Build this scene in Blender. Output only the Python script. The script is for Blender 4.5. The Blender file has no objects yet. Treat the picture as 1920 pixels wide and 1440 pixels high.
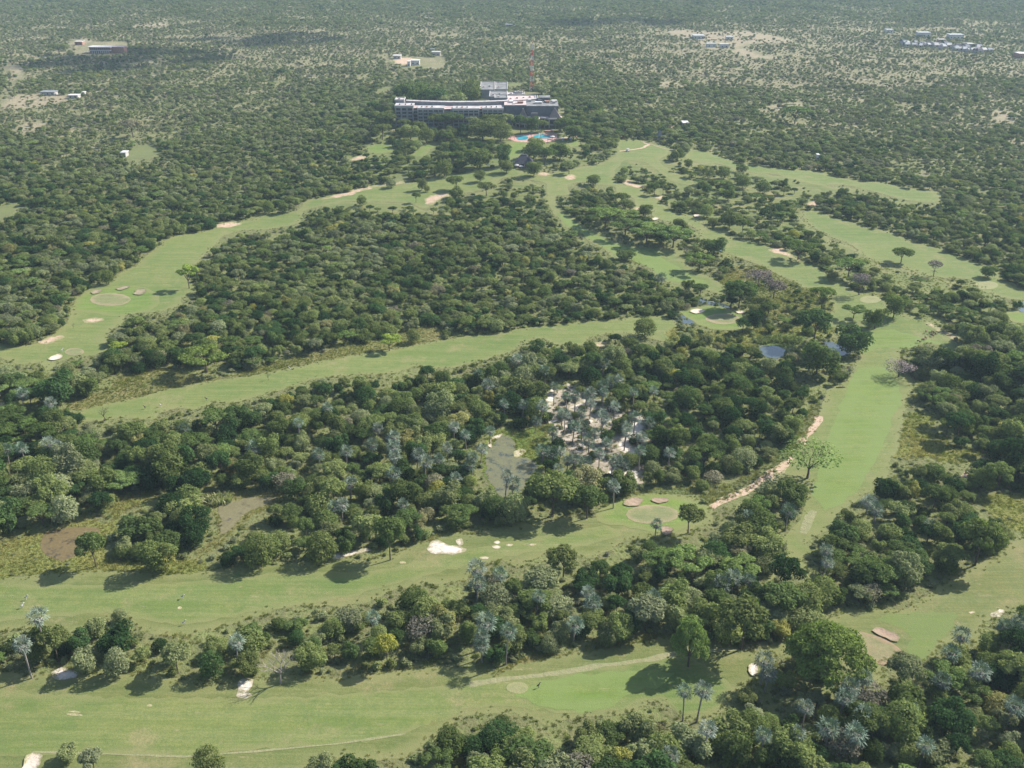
import bpy, math, random
import numpy as np
from mathutils import Vector
from mathutils.geometry import delaunay_2d_cdt

random.seed(7); rng = np.random.default_rng(7)
scene = bpy.context.scene
COL = scene.collection

# ------------------------------------------------------------------ camera
CAM_H = 160.0
PITCH = math.radians(25.7)
FPX = 1867.0                      # focal length in pixels of a 1920 px wide frame
cam_data = bpy.data.cameras.new('camera'); cam_data.sensor_width = 36.0
cam_data.lens = 36.0 * FPX / 1920.0
cam_data.clip_start = 1.0; cam_data.clip_end = 30000.0
cam = bpy.data.objects.new('camera', cam_data); COL.objects.link(cam)
cam.location = (0, 0, CAM_H); cam.rotation_euler = (math.pi/2 - PITCH, 0, 0)
scene.camera = cam

# ------------------------------------------------------------------ light
SUN_EL = math.radians(38.0)
SUN_AZ = math.atan2(0.88, 0.47)   # clockwise from +Y: from the right and a little behind the scene
SUN_DIR = Vector((math.sin(SUN_AZ)*math.cos(SUN_EL), math.cos(SUN_AZ)*math.cos(SUN_EL), math.sin(SUN_EL)))
world = bpy.data.worlds.new('World'); scene.world = world; world.use_nodes = True
wn = world.node_tree.nodes; wl = world.node_tree.links
wn.clear()
sky = wn.new('ShaderNodeTexSky'); sky.sky_type = 'NISHITA'; sky.sun_disc = False
sky.sun_elevation = SUN_EL; sky.sun_rotation = SUN_AZ
bg = wn.new('ShaderNodeBackground'); bg.inputs['Strength'].default_value = 0.11
wo = wn.new('ShaderNodeOutputWorld')
wl.new(sky.outputs[0], bg.inputs[0]); wl.new(bg.outputs[0], wo.inputs[0])
sun_data = bpy.data.lights.new('sun', 'SUN'); sun_data.energy = 4.9
sun_data.angle = math.radians(0.5); sun_data.color = (1.0, 0.95, 0.87)
sun = bpy.data.objects.new('sun', sun_data); COL.objects.link(sun)
sun.rotation_euler = SUN_DIR.to_track_quat('Z', 'Y').to_euler(); sun.location = (300, 200, 400)
vs = scene.view_settings
vs.view_transform = 'Standard'; vs.look = 'None'; vs.gamma = 1.0; vs.use_curve_mapping = False
vs.exposure = 1.05
HAZE_DENSITY = 0.000085

scene.cycles.max_bounces = 6; scene.cycles.diffuse_bounces = 3; scene.cycles.glossy_bounces = 2
scene.cycles.transmission_bounces = 4; scene.cycles.volume_bounces = 0; scene.cycles.transparent_max_bounces = 6
scene.cycles.use_denoising = True; scene.cycles.denoiser = 'OPENIMAGEDENOISE'
scene.cycles.denoising_input_passes = 'RGB_ALBEDO_NORMAL'; scene.cycles.denoising_prefilter = 'ACCURATE'

# ------------------------------------------------------------------ terrain and projection
HX, HY, HA, HS = -8.0, 790.0, 9.0, 115.0
def ter(x, y):
    x = np.asarray(x, float); y = np.asarray(y, float)
    z = 0.8*np.sin(x/61+1.0)*np.sin(y/77+0.5) + 0.7*np.sin((x+0.6*y)/97+2.0) + 0.25*np.sin(x/23+y/31)
    z = z + HA*np.exp(-((x-HX)**2+(y-HY)**2)/(2*HS*HS))
    return z
def ray(px, py):
    a = (np.asarray(px, float)-960)/FPX; b = (720-np.asarray(py, float))/FPX
    dx = a; dy = math.cos(PITCH) + b*math.sin(PITCH); dz = -math.sin(PITCH) + b*math.cos(PITCH)
    return dx, dy, dz
def gp(px, py, lift=0.0):
    """ground point seen at a place of the photograph"""
    dx, dy, dz = ray(px, py)
    dz = np.minimum(dz, -0.02)
    t = (lift-CAM_H)/dz
    for _ in range(14):
        t = (ter(dx*t, dy*t)+lift-CAM_H)/dz
    return dx*t, dy*t
def proj(x, y, z):
    x = np.asarray(x, float); y = np.asarray(y, float); z = np.asarray(z, float)-CAM_H
    Z = y*math.cos(PITCH) - z*math.sin(PITCH)
    Z = np.where(Z > 1, Z, 1)
    U = y*math.sin(PITCH) + z*math.cos(PITCH)
    return 960+FPX*x/Z, 720-FPX*U/Z, FPX/Z
def G(px, py):
    x, y = gp(px, py); x = float(x); y = float(y)
    return Vector((x, y, float(ter(x, y))))
def at_depth(px, py, Y):
    """point of the vertical plane y=Y seen at px, py"""
    dx, dy, dz = ray(px, py); t = Y/dy
    return float(dx*t), float(CAM_H+dz*t)

# ------------------------------------------------------------------ small helpers
def tag(o, label=None, cat=None, group=None, kind=None):
    if label: o['label'] = label
    if cat: o['category'] = cat
    if group: o['group'] = group
    if kind: o['kind'] = kind
    return o
def empty(name, loc, rz=0.0, scale=1.0):
    o = bpy.data.objects.new(name, None); COL.objects.link(o)
    o.empty_display_size = 0.5
    o.location = loc; o.rotation_euler = (0, 0, rz); o.scale = (scale,)*3
    return o
def link_mesh(name, me, parent=None):
    o = bpy.data.objects.new(name, me); COL.objects.link(o); o.parent = parent
    return o
class MB:
    def __init__(s): s.v = []; s.f = []
    def quad(s, a, b, c, d):
        n = len(s.v); s.v += [a, b, c, d]; s.f.append((n, n+1, n+2, n+3))
    def tri(s, a, b, c):
        n = len(s.v); s.v += [a, b, c]; s.f.append((n, n+1, n+2))
    def box(s, x0, x1, y0, y1, z0, z1):
        n = len(s.v)
        s.v += [(x0,y0,z0),(x1,y0,z0),(x1,y1,z0),(x0,y1,z0),(x0,y0,z1),(x1,y0,z1),(x1,y1,z1),(x0,y1,z1)]
        s.f += [(n,n+3,n+2,n+1),(n+4,n+5,n+6,n+7),(n,n+1,n+5,n+4),(n+1,n+2,n+6,n+5),(n+2,n+3,n+7,n+6),(n+3,n,n+4,n+7)]
        return s
    def hexa(s, b, t):
        """prism between bottom ring b and top ring t (lists of points)"""
        n = len(s.v); k = len(b); s.v += list(b)+list(t)
        s.f.append(tuple(n+i for i in reversed(range(k)))); s.f.append(tuple(n+k+i for i in range(k)))
        for i in range(k):
            j = (i+1) % k; s.f.append((n+i, n+j, n+k+j, n+k+i))
        return s
    def tube(s, pts, rad, k=5):
        rings = []
        for i, p in enumerate(pts):
            p = Vector(p)
            d = Vector(pts[min(i+1, len(pts)-1)]) - Vector(pts[max(i-1, 0)])
            d.normalize()
            a = d.cross(Vector((0.13, 0.97, 0.2))); a.normalize(); b = d.cross(a)
            n = len(s.v)
            for j in range(k):
                t = 2*math.pi*j/k
                s.v.append(tuple(p + (a*math.cos(t)+b*math.sin(t))*rad[i]))
            rings.append(n)
        for i in range(len(rings)-1):
            for j in range(k):
                s.f.append((rings[i]+j, rings[i]+(j+1) % k, rings[i+1]+(j+1) % k, rings[i+1]+j))
        s.f.append(tuple(rings[-1]+j for j in range(k)))
        return s
    def pyramid(s, x0, x1, y0, y1, z0, z1, rx=0.0, ry=0.0):
        cx = (x0+x1)/2; cy = (y0+y1)/2
        b = [(x0,y0,z0),(x1,y0,z0),(x1,y1,z0),(x0,y1,z0)]
        t = [(cx-rx,cy-ry,z1),(cx+rx,cy-ry,z1),(cx+rx,cy+ry,z1),(cx-rx,cy+ry,z1)]
        return s.hexa(b, t)
    def mesh(s, name, mat, smooth=False):
        me = bpy.data.meshes.new(name); me.from_pydata([tuple(v) for v in s.v], [], s.f)
        me.materials.append(mat)
        if smooth: me.polygons.foreach_set('use_smooth', [True]*len(me.polygons))
        me.update(); return me
    def obj(s, name, mat, parent=None, smooth=False):
        return link_mesh(name, s.mesh(name, mat, smooth), parent)

# ------------------------------------------------------------------ materials
class NT:
    def __init__(s, name):
        s.m = bpy.data.materials.new(name); s.m.use_nodes = True
        s.n = s.m.node_tree.nodes; s.l = s.m.node_tree.links; s.n.clear()
        s.out = s.n.new('ShaderNodeOutputMaterial')
    def new(s, t, **kw):
        n = s.n.new(t)
        for k, v in kw.items(): setattr(n, k, v)
        return n
    def geo(s):
        if not hasattr(s, '_g'): s._g = s.new('ShaderNodeNewGeometry').outputs['Position']
        return s._g
    def coords(s, scale=(1, 1, 1), rot=0.0, obj=False):
        mp = s.new('ShaderNodeMapping'); mp.inputs['Scale'].default_value = scale; mp.inputs['Rotation'].default_value = (0, 0, rot)
        if obj: s.l.new(s.new('ShaderNodeTexCoord').outputs['Object'], mp.inputs[0])
        else: s.l.new(s.geo(), mp.inputs[0])
        return mp.outputs[0]
    def noise(s, scale, detail=4, rough=0.55, vec=None, lo=0.35, hi=0.65):
        n = s.new('ShaderNodeTexNoise'); n.inputs['Scale'].default_value = scale
        n.inputs['Detail'].default_value = detail; n.inputs['Roughness'].default_value = rough
        s.l.new(vec if vec is not None else s.geo(), n.inputs['Vector'])
        return s.rng(n.outputs['Fac'], lo, hi)
    def rng(s, val, lo, hi, a=0.0, b=1.0):
        r = s.new('ShaderNodeMapRange'); r.inputs['From Min'].default_value = lo; r.inputs['From Max'].default_value = hi
        r.inputs['To Min'].default_value = a; r.inputs['To Max'].default_value = b
        s.l.new(val, r.inputs['Value']); return r.outputs[0]
    def math(s, op, a, b=None, clamp=False):
        m = s.new('ShaderNodeMath', operation=op); m.use_clamp = clamp
        for i, v in enumerate((a, b)):
            if v is None: continue
            if isinstance(v, (int, float)): m.inputs[i].default_value = v
            else: s.l.new(v, m.inputs[i])
        return m.outputs[0]
    def mix(s, f, a, b, mode='MIX'):
        m = s.new('ShaderNodeMix', data_type='RGBA', blend_type=mode)
        for sock, v in ((m.inputs[0], f), (m.inputs[6], a), (m.inputs[7], b)):
            if isinstance(v, (int, float)): sock.default_value = v
            elif isinstance(v, tuple): sock.default_value = (*v, 1) if len(v) == 3 else v
            else: s.l.new(v, sock)
        return m.outputs[2]
    def attr(s, name, typ='GEOMETRY'):
        a = s.new('ShaderNodeAttribute', attribute_name=name, attribute_type=typ); return a.outputs['Fac']
    def bump(s, h, strength, dist):
        b = s.new('ShaderNodeBump'); b.inputs['Strength'].default_value = strength; b.inputs['Distance'].default_value = dist
        s.l.new(h, b.inputs['Height']); return b.outputs[0]
    def done(s, col, rough=0.9, normal=None, spec=0.2, metal=0.0):
        p = s.new('ShaderNodeBsdfPrincipled'); p.inputs['Roughness'].default_value = rough
        p.inputs['Specular IOR Level'].default_value = spec; p.inputs['Metallic'].default_value = metal
        if isinstance(col, tuple): p.inputs['Base Color'].default_value = (*col, 1)
        else: s.l.new(col, p.inputs['Base Color'])
        if normal is not None: s.l.new(normal, p.inputs['Normal'])
        s.l.new(p.outputs[0], s.out.inputs['Surface']); return s.m

def mat_plain(name, col, rough=0.8, var=0.25, scale=1.5, spec=0.3):
    t = NT(name)
    n = t.noise(scale, 5, 0.6)
    c = t.mix(n, tuple(x*(1-var) for x in col), tuple(min(1, x*(1+var*0.6)) for x in col))
    return t.done(c, rough, None, spec)

def mat_ground():
    t = NT('ground_soil')
    dry = t.attr('dry')
    big = t.noise(0.018, 5, 0.6); mid = t.noise(0.09, 5, 0.6); fine = t.noise(0.7, 5, 0.65)
    herb = t.mix(mid, (0.095, 0.105, 0.045), (0.14, 0.17, 0.055))
    herb = t.mix(t.math('MULTIPLY', fine, 0.55), herb, (0.17, 0.15, 0.075))
    tan = t.mix(fine, (0.13, 0.13, 0.065), (0.225, 0.195, 0.115))
    tan = t.mix(t.math('MULTIPLY', t.noise(0.05, 4, 0.6, lo=0.5, hi=0.7), 0.5), tan, (0.34, 0.27, 0.19))
    k = t.math('ADD', t.math('MULTIPLY', dry, 1.5), t.math('MULTIPLY', t.math('SUBTRACT', t.math('MULTIPLY', t.math('ADD', big, mid), 0.5), 0.5), 0.9))
    k = t.rng(t.math('ADD', k, t.math('MULTIPLY', fine, 0.25)), 0.45, 1.15)
    c = t.mix(k, herb, tan)
    return t.done(c, 0.95, t.bump(fine, 0.6, 0.4), 0.1)

def mat_fairway(name, g1, g2, worn=(0.245, 0.205, 0.105), edgec=(0.165, 0.168, 0.068), wornlo=0.60):
    t = NT(name)
    big = t.noise(0.022, 4, 0.55); mid = t.noise(0.12, 5, 0.6); fine = t.noise(1.6, 5, 0.7)
    streak = t.noise(1.0, 3, 0.6, t.coords((0.02, 0.32, 0.1), -0.10), 0.38, 0.62)
    c = t.mix(big, g1, g2)
    c = t.mix(t.math('MULTIPLY', mid, 0.45), c, tuple(x*f for x, f in zip(g2, (1.18, 1.02, 1.12))))
    c = t.mix(t.math('MULTIPLY', streak, 0.5), c, (0.205, 0.212, 0.090))
    st2 = t.noise(1.0, 4, 0.7, t.coords((0.05, 0.9, 0.1), -0.16), 0.42, 0.66)
    c = t.mix(t.math('MULTIPLY', st2, 0.38), c, tuple(x*0.72 for x in g1))
    w = t.noise(0.055, 6, 0.72, None, wornlo, wornlo+0.14)
    c = t.mix(t.math('MULTIPLY', w, 0.75), c, worn)
    w2 = t.noise(0.45, 6, 0.75, t.coords((0.30, 1.2, 1), 0.12), 0.615, 0.72)
    c = t.mix(t.math('MULTIPLY', w2, 0.75), c, (0.33, 0.265, 0.17))
    blot = t.noise(0.30, 5, 0.7, None, 0.48, 0.62)
    c = t.mix(t.math('MULTIPLY', blot, 0.34), c, (0.085, 0.125, 0.04))
    c = t.mix(t.math('MULTIPLY', fine, 0.42), c, tuple(x*0.62 for x in g1))
    e = t.attr('edge')
    ek = t.rng(t.math('ADD', e, t.math('MULTIPLY', t.math('SUBTRACT', mid, 0.5), 0.7)), 0.0, 0.75, 1.0, 0.0)
    c = t.mix(t.math('MULTIPLY', ek, 0.8), c, edgec)
    return t.done(c, 0.9, t.bump(t.noise(3.0, 4, 0.7), 0.35, 0.12), 0.12)

def mat_rough(name, a, b, c3):
    t = NT(name)
    mid = t.noise(0.10, 5, 0.62); fine = t.noise(0.9, 6, 0.7); big = t.noise(0.03, 3, 0.5)
    c = t.mix(mid, a, b); c = t.mix(t.math('MULTIPLY', big, 0.7), c, c3)
    c = t.mix(t.math('MULTIPLY', fine, 0.55), c, tuple(x*0.5 for x in a))
    return t.done(c, 0.95, t.bump(fine, 0.9, 0.5), 0.1)

def mat_sand(name, a, b, dark, fade=None):
    t = NT(name)
    fine = t.noise(0.6, 6, 0.7); mid = t.noise(0.16, 5, 0.6)
    c = t.mix(mid, a, b); c = t.mix(t.math('MULTIPLY', t.noise(0.5, 6, 0.75, None, 0.52, 0.66), 0.8), c, dark)
    c = t.mix(t.math('MULTIPLY', fine, 0.2), c, tuple(x*0.7 for x in a))
    if fade:
        k = t.rng(t.math('ADD', t.attr('edge'), t.math('MULTIPLY', t.math('SUBTRACT', t.noise(0.4, 6, 0.75), 0.55), 0.9)), 0.0, 0.5, 1.0, 0.0)
        c = t.mix(k, c, fade)
    return t.done(c, 0.95, t.bump(fine, 0.5, 0.3), 0.1)

def mat_water(name, col, scum=None, scumlo=0.5, rough=0.06):
    t = NT(name)
    nrm = t.bump(t.noise(1.2, 3, 0.6), 0.15, 0.05)
    if scum is None: return t.done(col, rough, nrm, 0.5)
    k = t.noise(0.35, 6, 0.75, None, scumlo-0.06, scumlo+0.06)
    f = t.noise(1.7, 4, 0.7)
    sc = t.mix(f, tuple(x*0.65 for x in scum), scum)
    p = t.new('ShaderNodeBsdfPrincipled'); t.l.new(t.mix(k, col, sc), p.inputs['Base Color'])
    t.l.new(t.rng(k, 0, 1, 0.08, 0.8), p.inputs['Roughness']); p.inputs['Specular IOR Level'].default_value = 0.4
    t.l.new(nrm, p.inputs['Normal']); t.l.new(p.outputs[0], t.out.inputs['Surface'])
    return t.m

def mat_leaf(name, stops, transl=0.36, var=0.5):
    """colour by the plant's own 'tint', small differences leaf by leaf"""
    t = NT(name)
    tint = t.attr('tint', 'INSTANCER')
    cr = t.new('ShaderNodeValToRGB'); cr.color_ramp.interpolation = 'LINEAR'
    e = cr.color_ramp.elements
    while len(e) < len(stops): e.new(0.5)
    for i, (p, c) in enumerate(stops): e[i].position = p; e[i].color = (*c, 1)
    t.l.new(tint, cr.inputs[0])
    v = t.attr('leafvar')
    c = t.mix(v, cr.outputs[0], (1.0, 1.0, 1.0), 'MIX')
    mul = t.rng(v, 0, 1, 1.0-var*0.6, 1.0+var*0.7)
    br = t.rng(t.math('FRACT', t.math('MULTIPLY', tint, 37.7)), 0, 1, 0.74, 1.3)
    hs = t.new('ShaderNodeHueSaturation'); t.l.new(cr.outputs[0], hs.inputs['Color'])
    t.l.new(t.math('MULTIPLY', mul, br), hs.inputs['Value'])
    t.l.new(t.rng(v, 0, 1, 0.505, 0.488), hs.inputs['Hue'])
    d = t.new('ShaderNodeBsdfDiffuse'); t.l.new(hs.outputs[0], d.inputs[0])
    tr = t.new('ShaderNodeBsdfTranslucent')
    t.l.new(t.mix(1.0, hs.outputs[0], (1.0, 1.25, 0.45), 'MULTIPLY'), tr.inputs[0])
    m1 = t.new('ShaderNodeMixShader'); m1.inputs[0].default_value = transl
    t.l.new(d.outputs[0], m1.inputs[1]); t.l.new(tr.outputs[0], m1.inputs[2])
    t.l.new(m1.outputs[0], t.out.inputs['Surface'])
    return t.m

M = {}
M['ground'] = mat_ground()
M['cut'] = mat_fairway('mown_rough', (0.078, 0.120, 0.032), (0.152, 0.158, 0.052), wornlo=0.52)
M['fair'] = mat_fairway('fairway_grass', (0.088, 0.146, 0.034), (0.168, 0.188, 0.060), wornlo=0.55)
M['lush'] = mat_fairway('lush_grass', (0.095, 0.168, 0.030), (0.145, 0.205, 0.042), wornlo=0.64)
M['lushfade'] = mat_fairway('lush_patch_grass', (0.100, 0.168, 0.032), (0.150, 0.205, 0.045), wornlo=0.64, edgec=(0.140, 0.185, 0.058))
M['lushcut'] = mat_fairway('lush_rough_grass', (0.095, 0.155, 0.034), (0.140, 0.185, 0.045), wornlo=0.62, edgec=(0.125, 0.155, 0.052))
M['glade'] = mat_fairway('glade_grass', (0.105, 0.145, 0.042), (0.150, 0.165, 0.060), wornlo=0.55, edgec=(0.115, 0.125, 0.050))
M['green'] = mat_fairway('putting_green_grass', (0.155, 0.180, 0.080), (0.190, 0.190, 0.092), edgec=(0.27, 0.21, 0.13), wornlo=0.55)
M['wornring'] = mat_fairway('worn_green_grass', (0.175, 0.165, 0.085), (0.21, 0.185, 0.105), edgec=(0.27, 0.175, 0.115), wornlo=0.45)
M['tee'] = mat_fairway('worn_tee_grass', (0.225, 0.235, 0.11), (0.25, 0.235, 0.125), edgec=(0.22, 0.22, 0.10))
M['rough'] = mat_rough('long_grass', (0.20, 0.195, 0.065), (0.25, 0.21, 0.095), (0.13, 0.17, 0.055))
M['yellow'] = mat_rough('yellow_green_grass', (0.21, 0.225, 0.055), (0.25, 0.215, 0.075), (0.15, 0.185, 0.05))
M['weed'] = mat_rough('low_weeds', (0.125, 0.155, 0.055), (0.16, 0.185, 0.07), (0.19, 0.18, 0.09))
M['marsh'] = mat_rough('marsh_grass', (0.13, 0.19, 0.04), (0.20, 0.22, 0.05), (0.11, 0.15, 0.04))
M['sand'] = mat_sand('white_sand', (0.54, 0.47, 0.40), (0.66, 0.58, 0.50), (0.33, 0.27, 0.20), (0.26, 0.235, 0.14))
M['bunker'] = mat_sand('bunker_sand', (0.27, 0.195, 0.14), (0.32, 0.24, 0.175), (0.22, 0.17, 0.11), (0.20, 0.17, 0.10))
M['palebunker'] = mat_sand('pale_bunker_sand', (0.48, 0.40, 0.32), (0.56, 0.475, 0.39), (0.42, 0.34, 0.26), (0.26, 0.24, 0.12))
M['sandy'] = mat_sand('sandy_litter', (0.24, 0.205, 0.15), (0.40, 0.34, 0.275), (0.12, 0.135, 0.06), (0.14, 0.155, 0.06))
M['dirt'] = mat_sand('pink_dirt', (0.38, 0.27, 0.19), (0.46, 0.345, 0.25), (0.22, 0.19, 0.10), (0.20, 0.20, 0.09))
M['bare'] = mat_sand('bare_earth', (0.215, 0.185, 0.115), (0.29, 0.235, 0.16), (0.15, 0.15, 0.075), (0.135, 0.135, 0.066))
M['track'] = mat_sand('worn_track', (0.205, 0.205, 0.105), (0.235, 0.22, 0.12), (0.17, 0.185, 0.085), (0.18, 0.20, 0.09))
M['water'] = mat_water('pond_water', (0.05, 0.065, 0.06))
M['algae'] = mat_water('weedy_water', (0.045, 0.055, 0.035), (0.125, 0.125, 0.06), 0.44)
M['brownmarsh'] = mat_water('brown_marsh_water', (0.05, 0.042, 0.03), (0.14, 0.105, 0.042), 0.40)
M['pinkmarsh'] = mat_water('pink_marsh_water', (0.065, 0.055, 0.042), (0.155, 0.140, 0.066), 0.40)
M['pool'] = mat_water('pool_water', (0.05, 0.30, 0.36), rough=0.05)
M['bark'] = mat_plain('bark', (0.10, 0.078, 0.058), 0.95, 0.4, 2.0, 0.1)
M['palebark'] = mat_plain('pale_bark', (0.25, 0.22, 0.19), 0.9, 0.3, 2.0, 0.1)
LEAFSTOPS = [(0.0, (0.036, 0.076, 0.026)), (0.2, (0.108, 0.142, 0.044)), (0.42, (0.162, 0.190, 0.066)),
             (0.60, (0.184, 0.202, 0.112)), (0.76, (0.182, 0.222, 0.085)), (0.88, (0.185, 0.170, 0.135)), (1.0, (0.28, 0.275, 0.06))]
M['leaf'] = mat_leaf('broad_leaves', LEAFSTOPS)
M['acacia'] = mat_leaf('feathery_leaves', [(0, (0.085, 0.130, 0.036)), (0.5, (0.125, 0.178, 0.056)), (0.85, (0.165, 0.225, 0.055)), (1.0, (0.20, 0.25, 0.045))], 0.28)
M['palmleaf'] = mat_leaf('palm_fronds', [(0, (0.090, 0.130, 0.088)), (0.5, (0.125, 0.165, 0.12)), (1.0, (0.17, 0.20, 0.16))], 0.12, 0.6)
M['palmdead'] = mat_leaf('dead_palm_fronds', [(0, (0.20, 0.18, 0.155)), (1.0, (0.29, 0.26, 0.23))], 0.1)
M['twig'] = mat_leaf('grey_twigs', [(0, (0.13, 0.11, 0.10)), (1.0, (0.20, 0.165, 0.155))], 0.05)
M['tuft'] = mat_leaf('grass_tufts', [(0, (0.13, 0.155, 0.045)), (0.5, (0.22, 0.215, 0.07)), (1.0, (0.30, 0.25, 0.12))], 0.3)
M['reed'] = mat_leaf('reeds', [(0, (0.16, 0.19, 0.075)), (1.0, (0.24, 0.24, 0.13))], 0.25)
# ------------------------------------------------------------------ land cover, traced as places on the ground
A = [(-60,1258),(60,1262),(160,1262),(240,1262),(330,1272),(430,1280),(560,1266),(650,1268),(720,1260),(800,1250),(900,1256),(955,1246),(1020,1233),(1100,1222),(1180,1208),(1265,1192),(1330,1198),(1420,1222),(1440,1206),(1490,1188),(1490,1215),(1440,1240),(1430,1262),(1395,1290),(1370,1300),(1350,1340),(1290,1352),(1240,1318),(1160,1342),(1080,1345),(1030,1362),(995,1345),(930,1338),(870,1345),(820,1375),(780,1405),(740,1425),(600,1425),(560,1460),(-60,1520)]
A_IN = [(-60,1300),(80,1302),(200,1307),(330,1309),(480,1309),(640,1301),(760,1292),(880,1283),(960,1273),(1060,1260),(1180,1243),(1262,1228),(1300,1235),(1340,1262),(1372,1285),(1350,1325),(1290,1340),(1235,1310),(1160,1330),(1060,1338),(960,1325),(880,1330),(760,1375),(640,1394),(500,1405),(350,1418),(200,1414),(-60,1408)]
B = [(1990,982),(1920,1003),(1870,1040),(1828,1062),(1760,1100),(1715,1135),(1660,1143),(1612,1138),(1580,1152),(1530,1165),(1540,1180),(1600,1200),(1620,1260),(1650,1288),(1655,1240),(1690,1228),(1725,1255),(1745,1228),(1790,1200),(1830,1200),(1850,1168),(1890,1150),(1990,1130)]
C = [(-60,1085),(0,1083),(60,1078),(130,1075),(200,1070),(330,1076),(400,1070),(480,1060),(520,1058),(600,1049),(640,1041),(690,1052),(760,1032),(800,1012),(830,1000),(860,998),(890,1003),(930,990),(1000,982),(1060,972),(1110,962),(1140,948),(1170,932),(1240,925),(1300,933),(1335,955),(1335,982),(1300,985),(1290,1000),(1240,1005),(1190,1012),(1160,1020),(1130,1038),(1100,1048),(1060,1032),(1010,1045),(975,1062),(935,1050),(895,1062),(860,1092),(780,1097),(700,1122),(660,1137),(560,1137),(470,1157),(430,1172),(345,1192),(262,1182),(232,1148),(200,1162),(130,1190),(100,1180),(60,1178),(-60,1180)]
C_IN = [(-60,1102),(100,1097),(260,1096),(400,1088),(560,1072),(700,1070),(860,1035),(980,1010),(1060,1000),(1140,985),(1170,1000),(1100,1022),(1000,1035),(880,1060),(760,1090),(640,1122),(480,1146),(340,1172),(200,1150),(60,1160),(-60,1165)]
D = [(155,767),(247,747),(320,728),(377,717),(480,702),(560,686),(640,669),(700,660),(760,650),(803,642),(860,633),(923,625),(987,615),(1073,605),(1133,602),(1200,593),(1253,588),(1262,600),(1270,612),(1250,640),(1215,632),(1185,627),(1150,625),(1107,633),(1090,648),(1040,645),(1020,635),(985,640),(950,662),(873,683),(850,690),(813,690),(787,685),(740,699),(640,705),(600,708),(540,727),(500,738),(440,755),(400,755),(367,768),(335,765),(300,775),(290,788),(232,782),(160,792)]
RD = [(127,766),(135,752),(200,733),(225,706),(300,690),(335,690),(345,705),(385,712),(430,705),(470,693),(540,672),(600,662),(640,650),(700,640),(760,622),(820,608),(830,625),(803,642),(700,660),(640,669),(560,686),(480,702),(377,717),(247,747),(155,767)]
E = [(-60,640),(0,645),(50,648),(85,640),(100,625),(125,605),(135,575),(155,548),(190,535),(212,525),(235,506),(258,498),(275,478),(305,455),(325,443),(345,440),(385,434),(400,428),(420,422),(470,413),(500,403),(555,396),(575,374),(600,373),(620,364),(700,352),(780,341),(830,328),(880,322),(935,315),(975,318),(980,328),(940,334),(930,345),(897,357),(842,366),(815,382),(797,392),(765,381),(700,378),(640,378),(600,388),(570,396),(560,418),(505,430),(455,432),(420,442),(407,455),(390,472),(370,492),(352,508),(365,540),(360,552),(342,560),(340,572),(295,585),(240,588),(225,610),(200,625),(205,640),(203,657),(170,668),(140,668),(105,680),(97,705),(85,700),(75,680),(32,682),(0,672),(-60,668)]
F1 = [(975,322),(1010,328),(1060,320),(1085,314),(1120,308),(1155,296),(1160,264),(1205,264),(1230,271),(1258,277),(1250,290),(1236,302),(1262,322),(1300,340),(1296,348),(1262,340),(1240,325),(1210,304),(1175,300),(1160,312),(1150,330),(1168,347),(1212,353),(1205,366),(1232,374),(1247,386),(1267,400),(1296,404),(1322,420),(1326,430),(1366,433),(1363,442),(1385,452),(1405,448),(1447,465),(1470,468),(1485,490),(1522,492),(1550,510),(1572,522),(1592,540),(1617,552),(1645,555),(1665,567),(1682,588),(1727,595),(1742,605),(1777,627),(1792,640),(1797,659),(1772,650),(1740,643),(1715,648),(1692,655),(1685,672),(1690,690),(1712,708),(1712,722),(1708,742),(1697,752),(1702,762),(1693,775),(1697,787),(1690,803),(1685,835),(1676,858),(1668,880),(1662,895),(1637,907),(1633,922),(1620,930),(1595,945),(1565,966),(1563,985),(1545,995),(1512,1020),(1522,1036),(1505,1050),(1512,1072),(1470,1068),(1437,1088),(1420,1086),(1445,1066),(1465,1050),(1475,1035),(1470,1010),(1485,990),(1505,960),(1510,940),(1517,905),(1505,893),(1450,896),(1475,870),(1502,832),(1522,800),(1535,775),(1545,750),(1552,730),(1585,713),(1600,685),(1612,662),(1630,638),(1627,625),(1602,612),(1565,616),(1530,606),(1532,592),(1560,585),(1562,567),(1550,542),(1505,540),(1492,527),(1472,520),(1442,507),(1425,497),(1390,485),(1370,477),(1352,473),(1342,457),(1315,452),(1312,433),(1285,421),(1255,416),(1222,406),(1222,393),(1195,390),(1185,370),(1158,362),(1152,348),(1120,346),(1095,341),(1064,347),(1067,365),(1042,367),(1047,385),(1067,400),(1082,412),(1100,427),(1132,437),(1145,450),(1182,461),(1212,464),(1258,467),(1292,473),(1282,484),(1290,498),(1310,512),(1332,520),(1352,532),(1358,545),(1352,553),(1328,546),(1300,536),(1277,536),(1252,530),(1228,515),(1218,505),(1187,488),(1152,486),(1140,472),(1120,460),(1100,450),(1085,431),(1055,426),(1050,414),(1030,390),(1025,360),(1020,342),(975,335)]
F3 = [(1507,392),(1535,395),(1555,405),(1602,417),(1618,427),(1657,432),(1687,440),(1710,455),(1740,457),(1762,465),(1802,480),(1840,497),(1870,502),(1877,520),(1905,532),(1912,542),(1990,552),(1990,570),(1918,563),(1885,560),(1865,552),(1840,545),(1820,525),(1785,520),(1765,522),(1747,519),(1735,515),(1697,502),(1652,494),(1637,487),(1618,480),(1607,467),(1590,455),(1562,447),(1532,430),(1507,412)]
GL = [(1290,280),(1330,284),(1355,295),(1392,307),(1440,312),(1490,318),(1540,322),(1582,335),(1625,340),(1677,347),(1715,355),(1762,361),(1767,370),(1760,378),(1722,378),(1700,376),(1665,366),(1615,353),(1580,346),(1535,347),(1490,337),(1455,327),(1400,322),(1350,308),(1310,303),(1285,296)]
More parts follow.
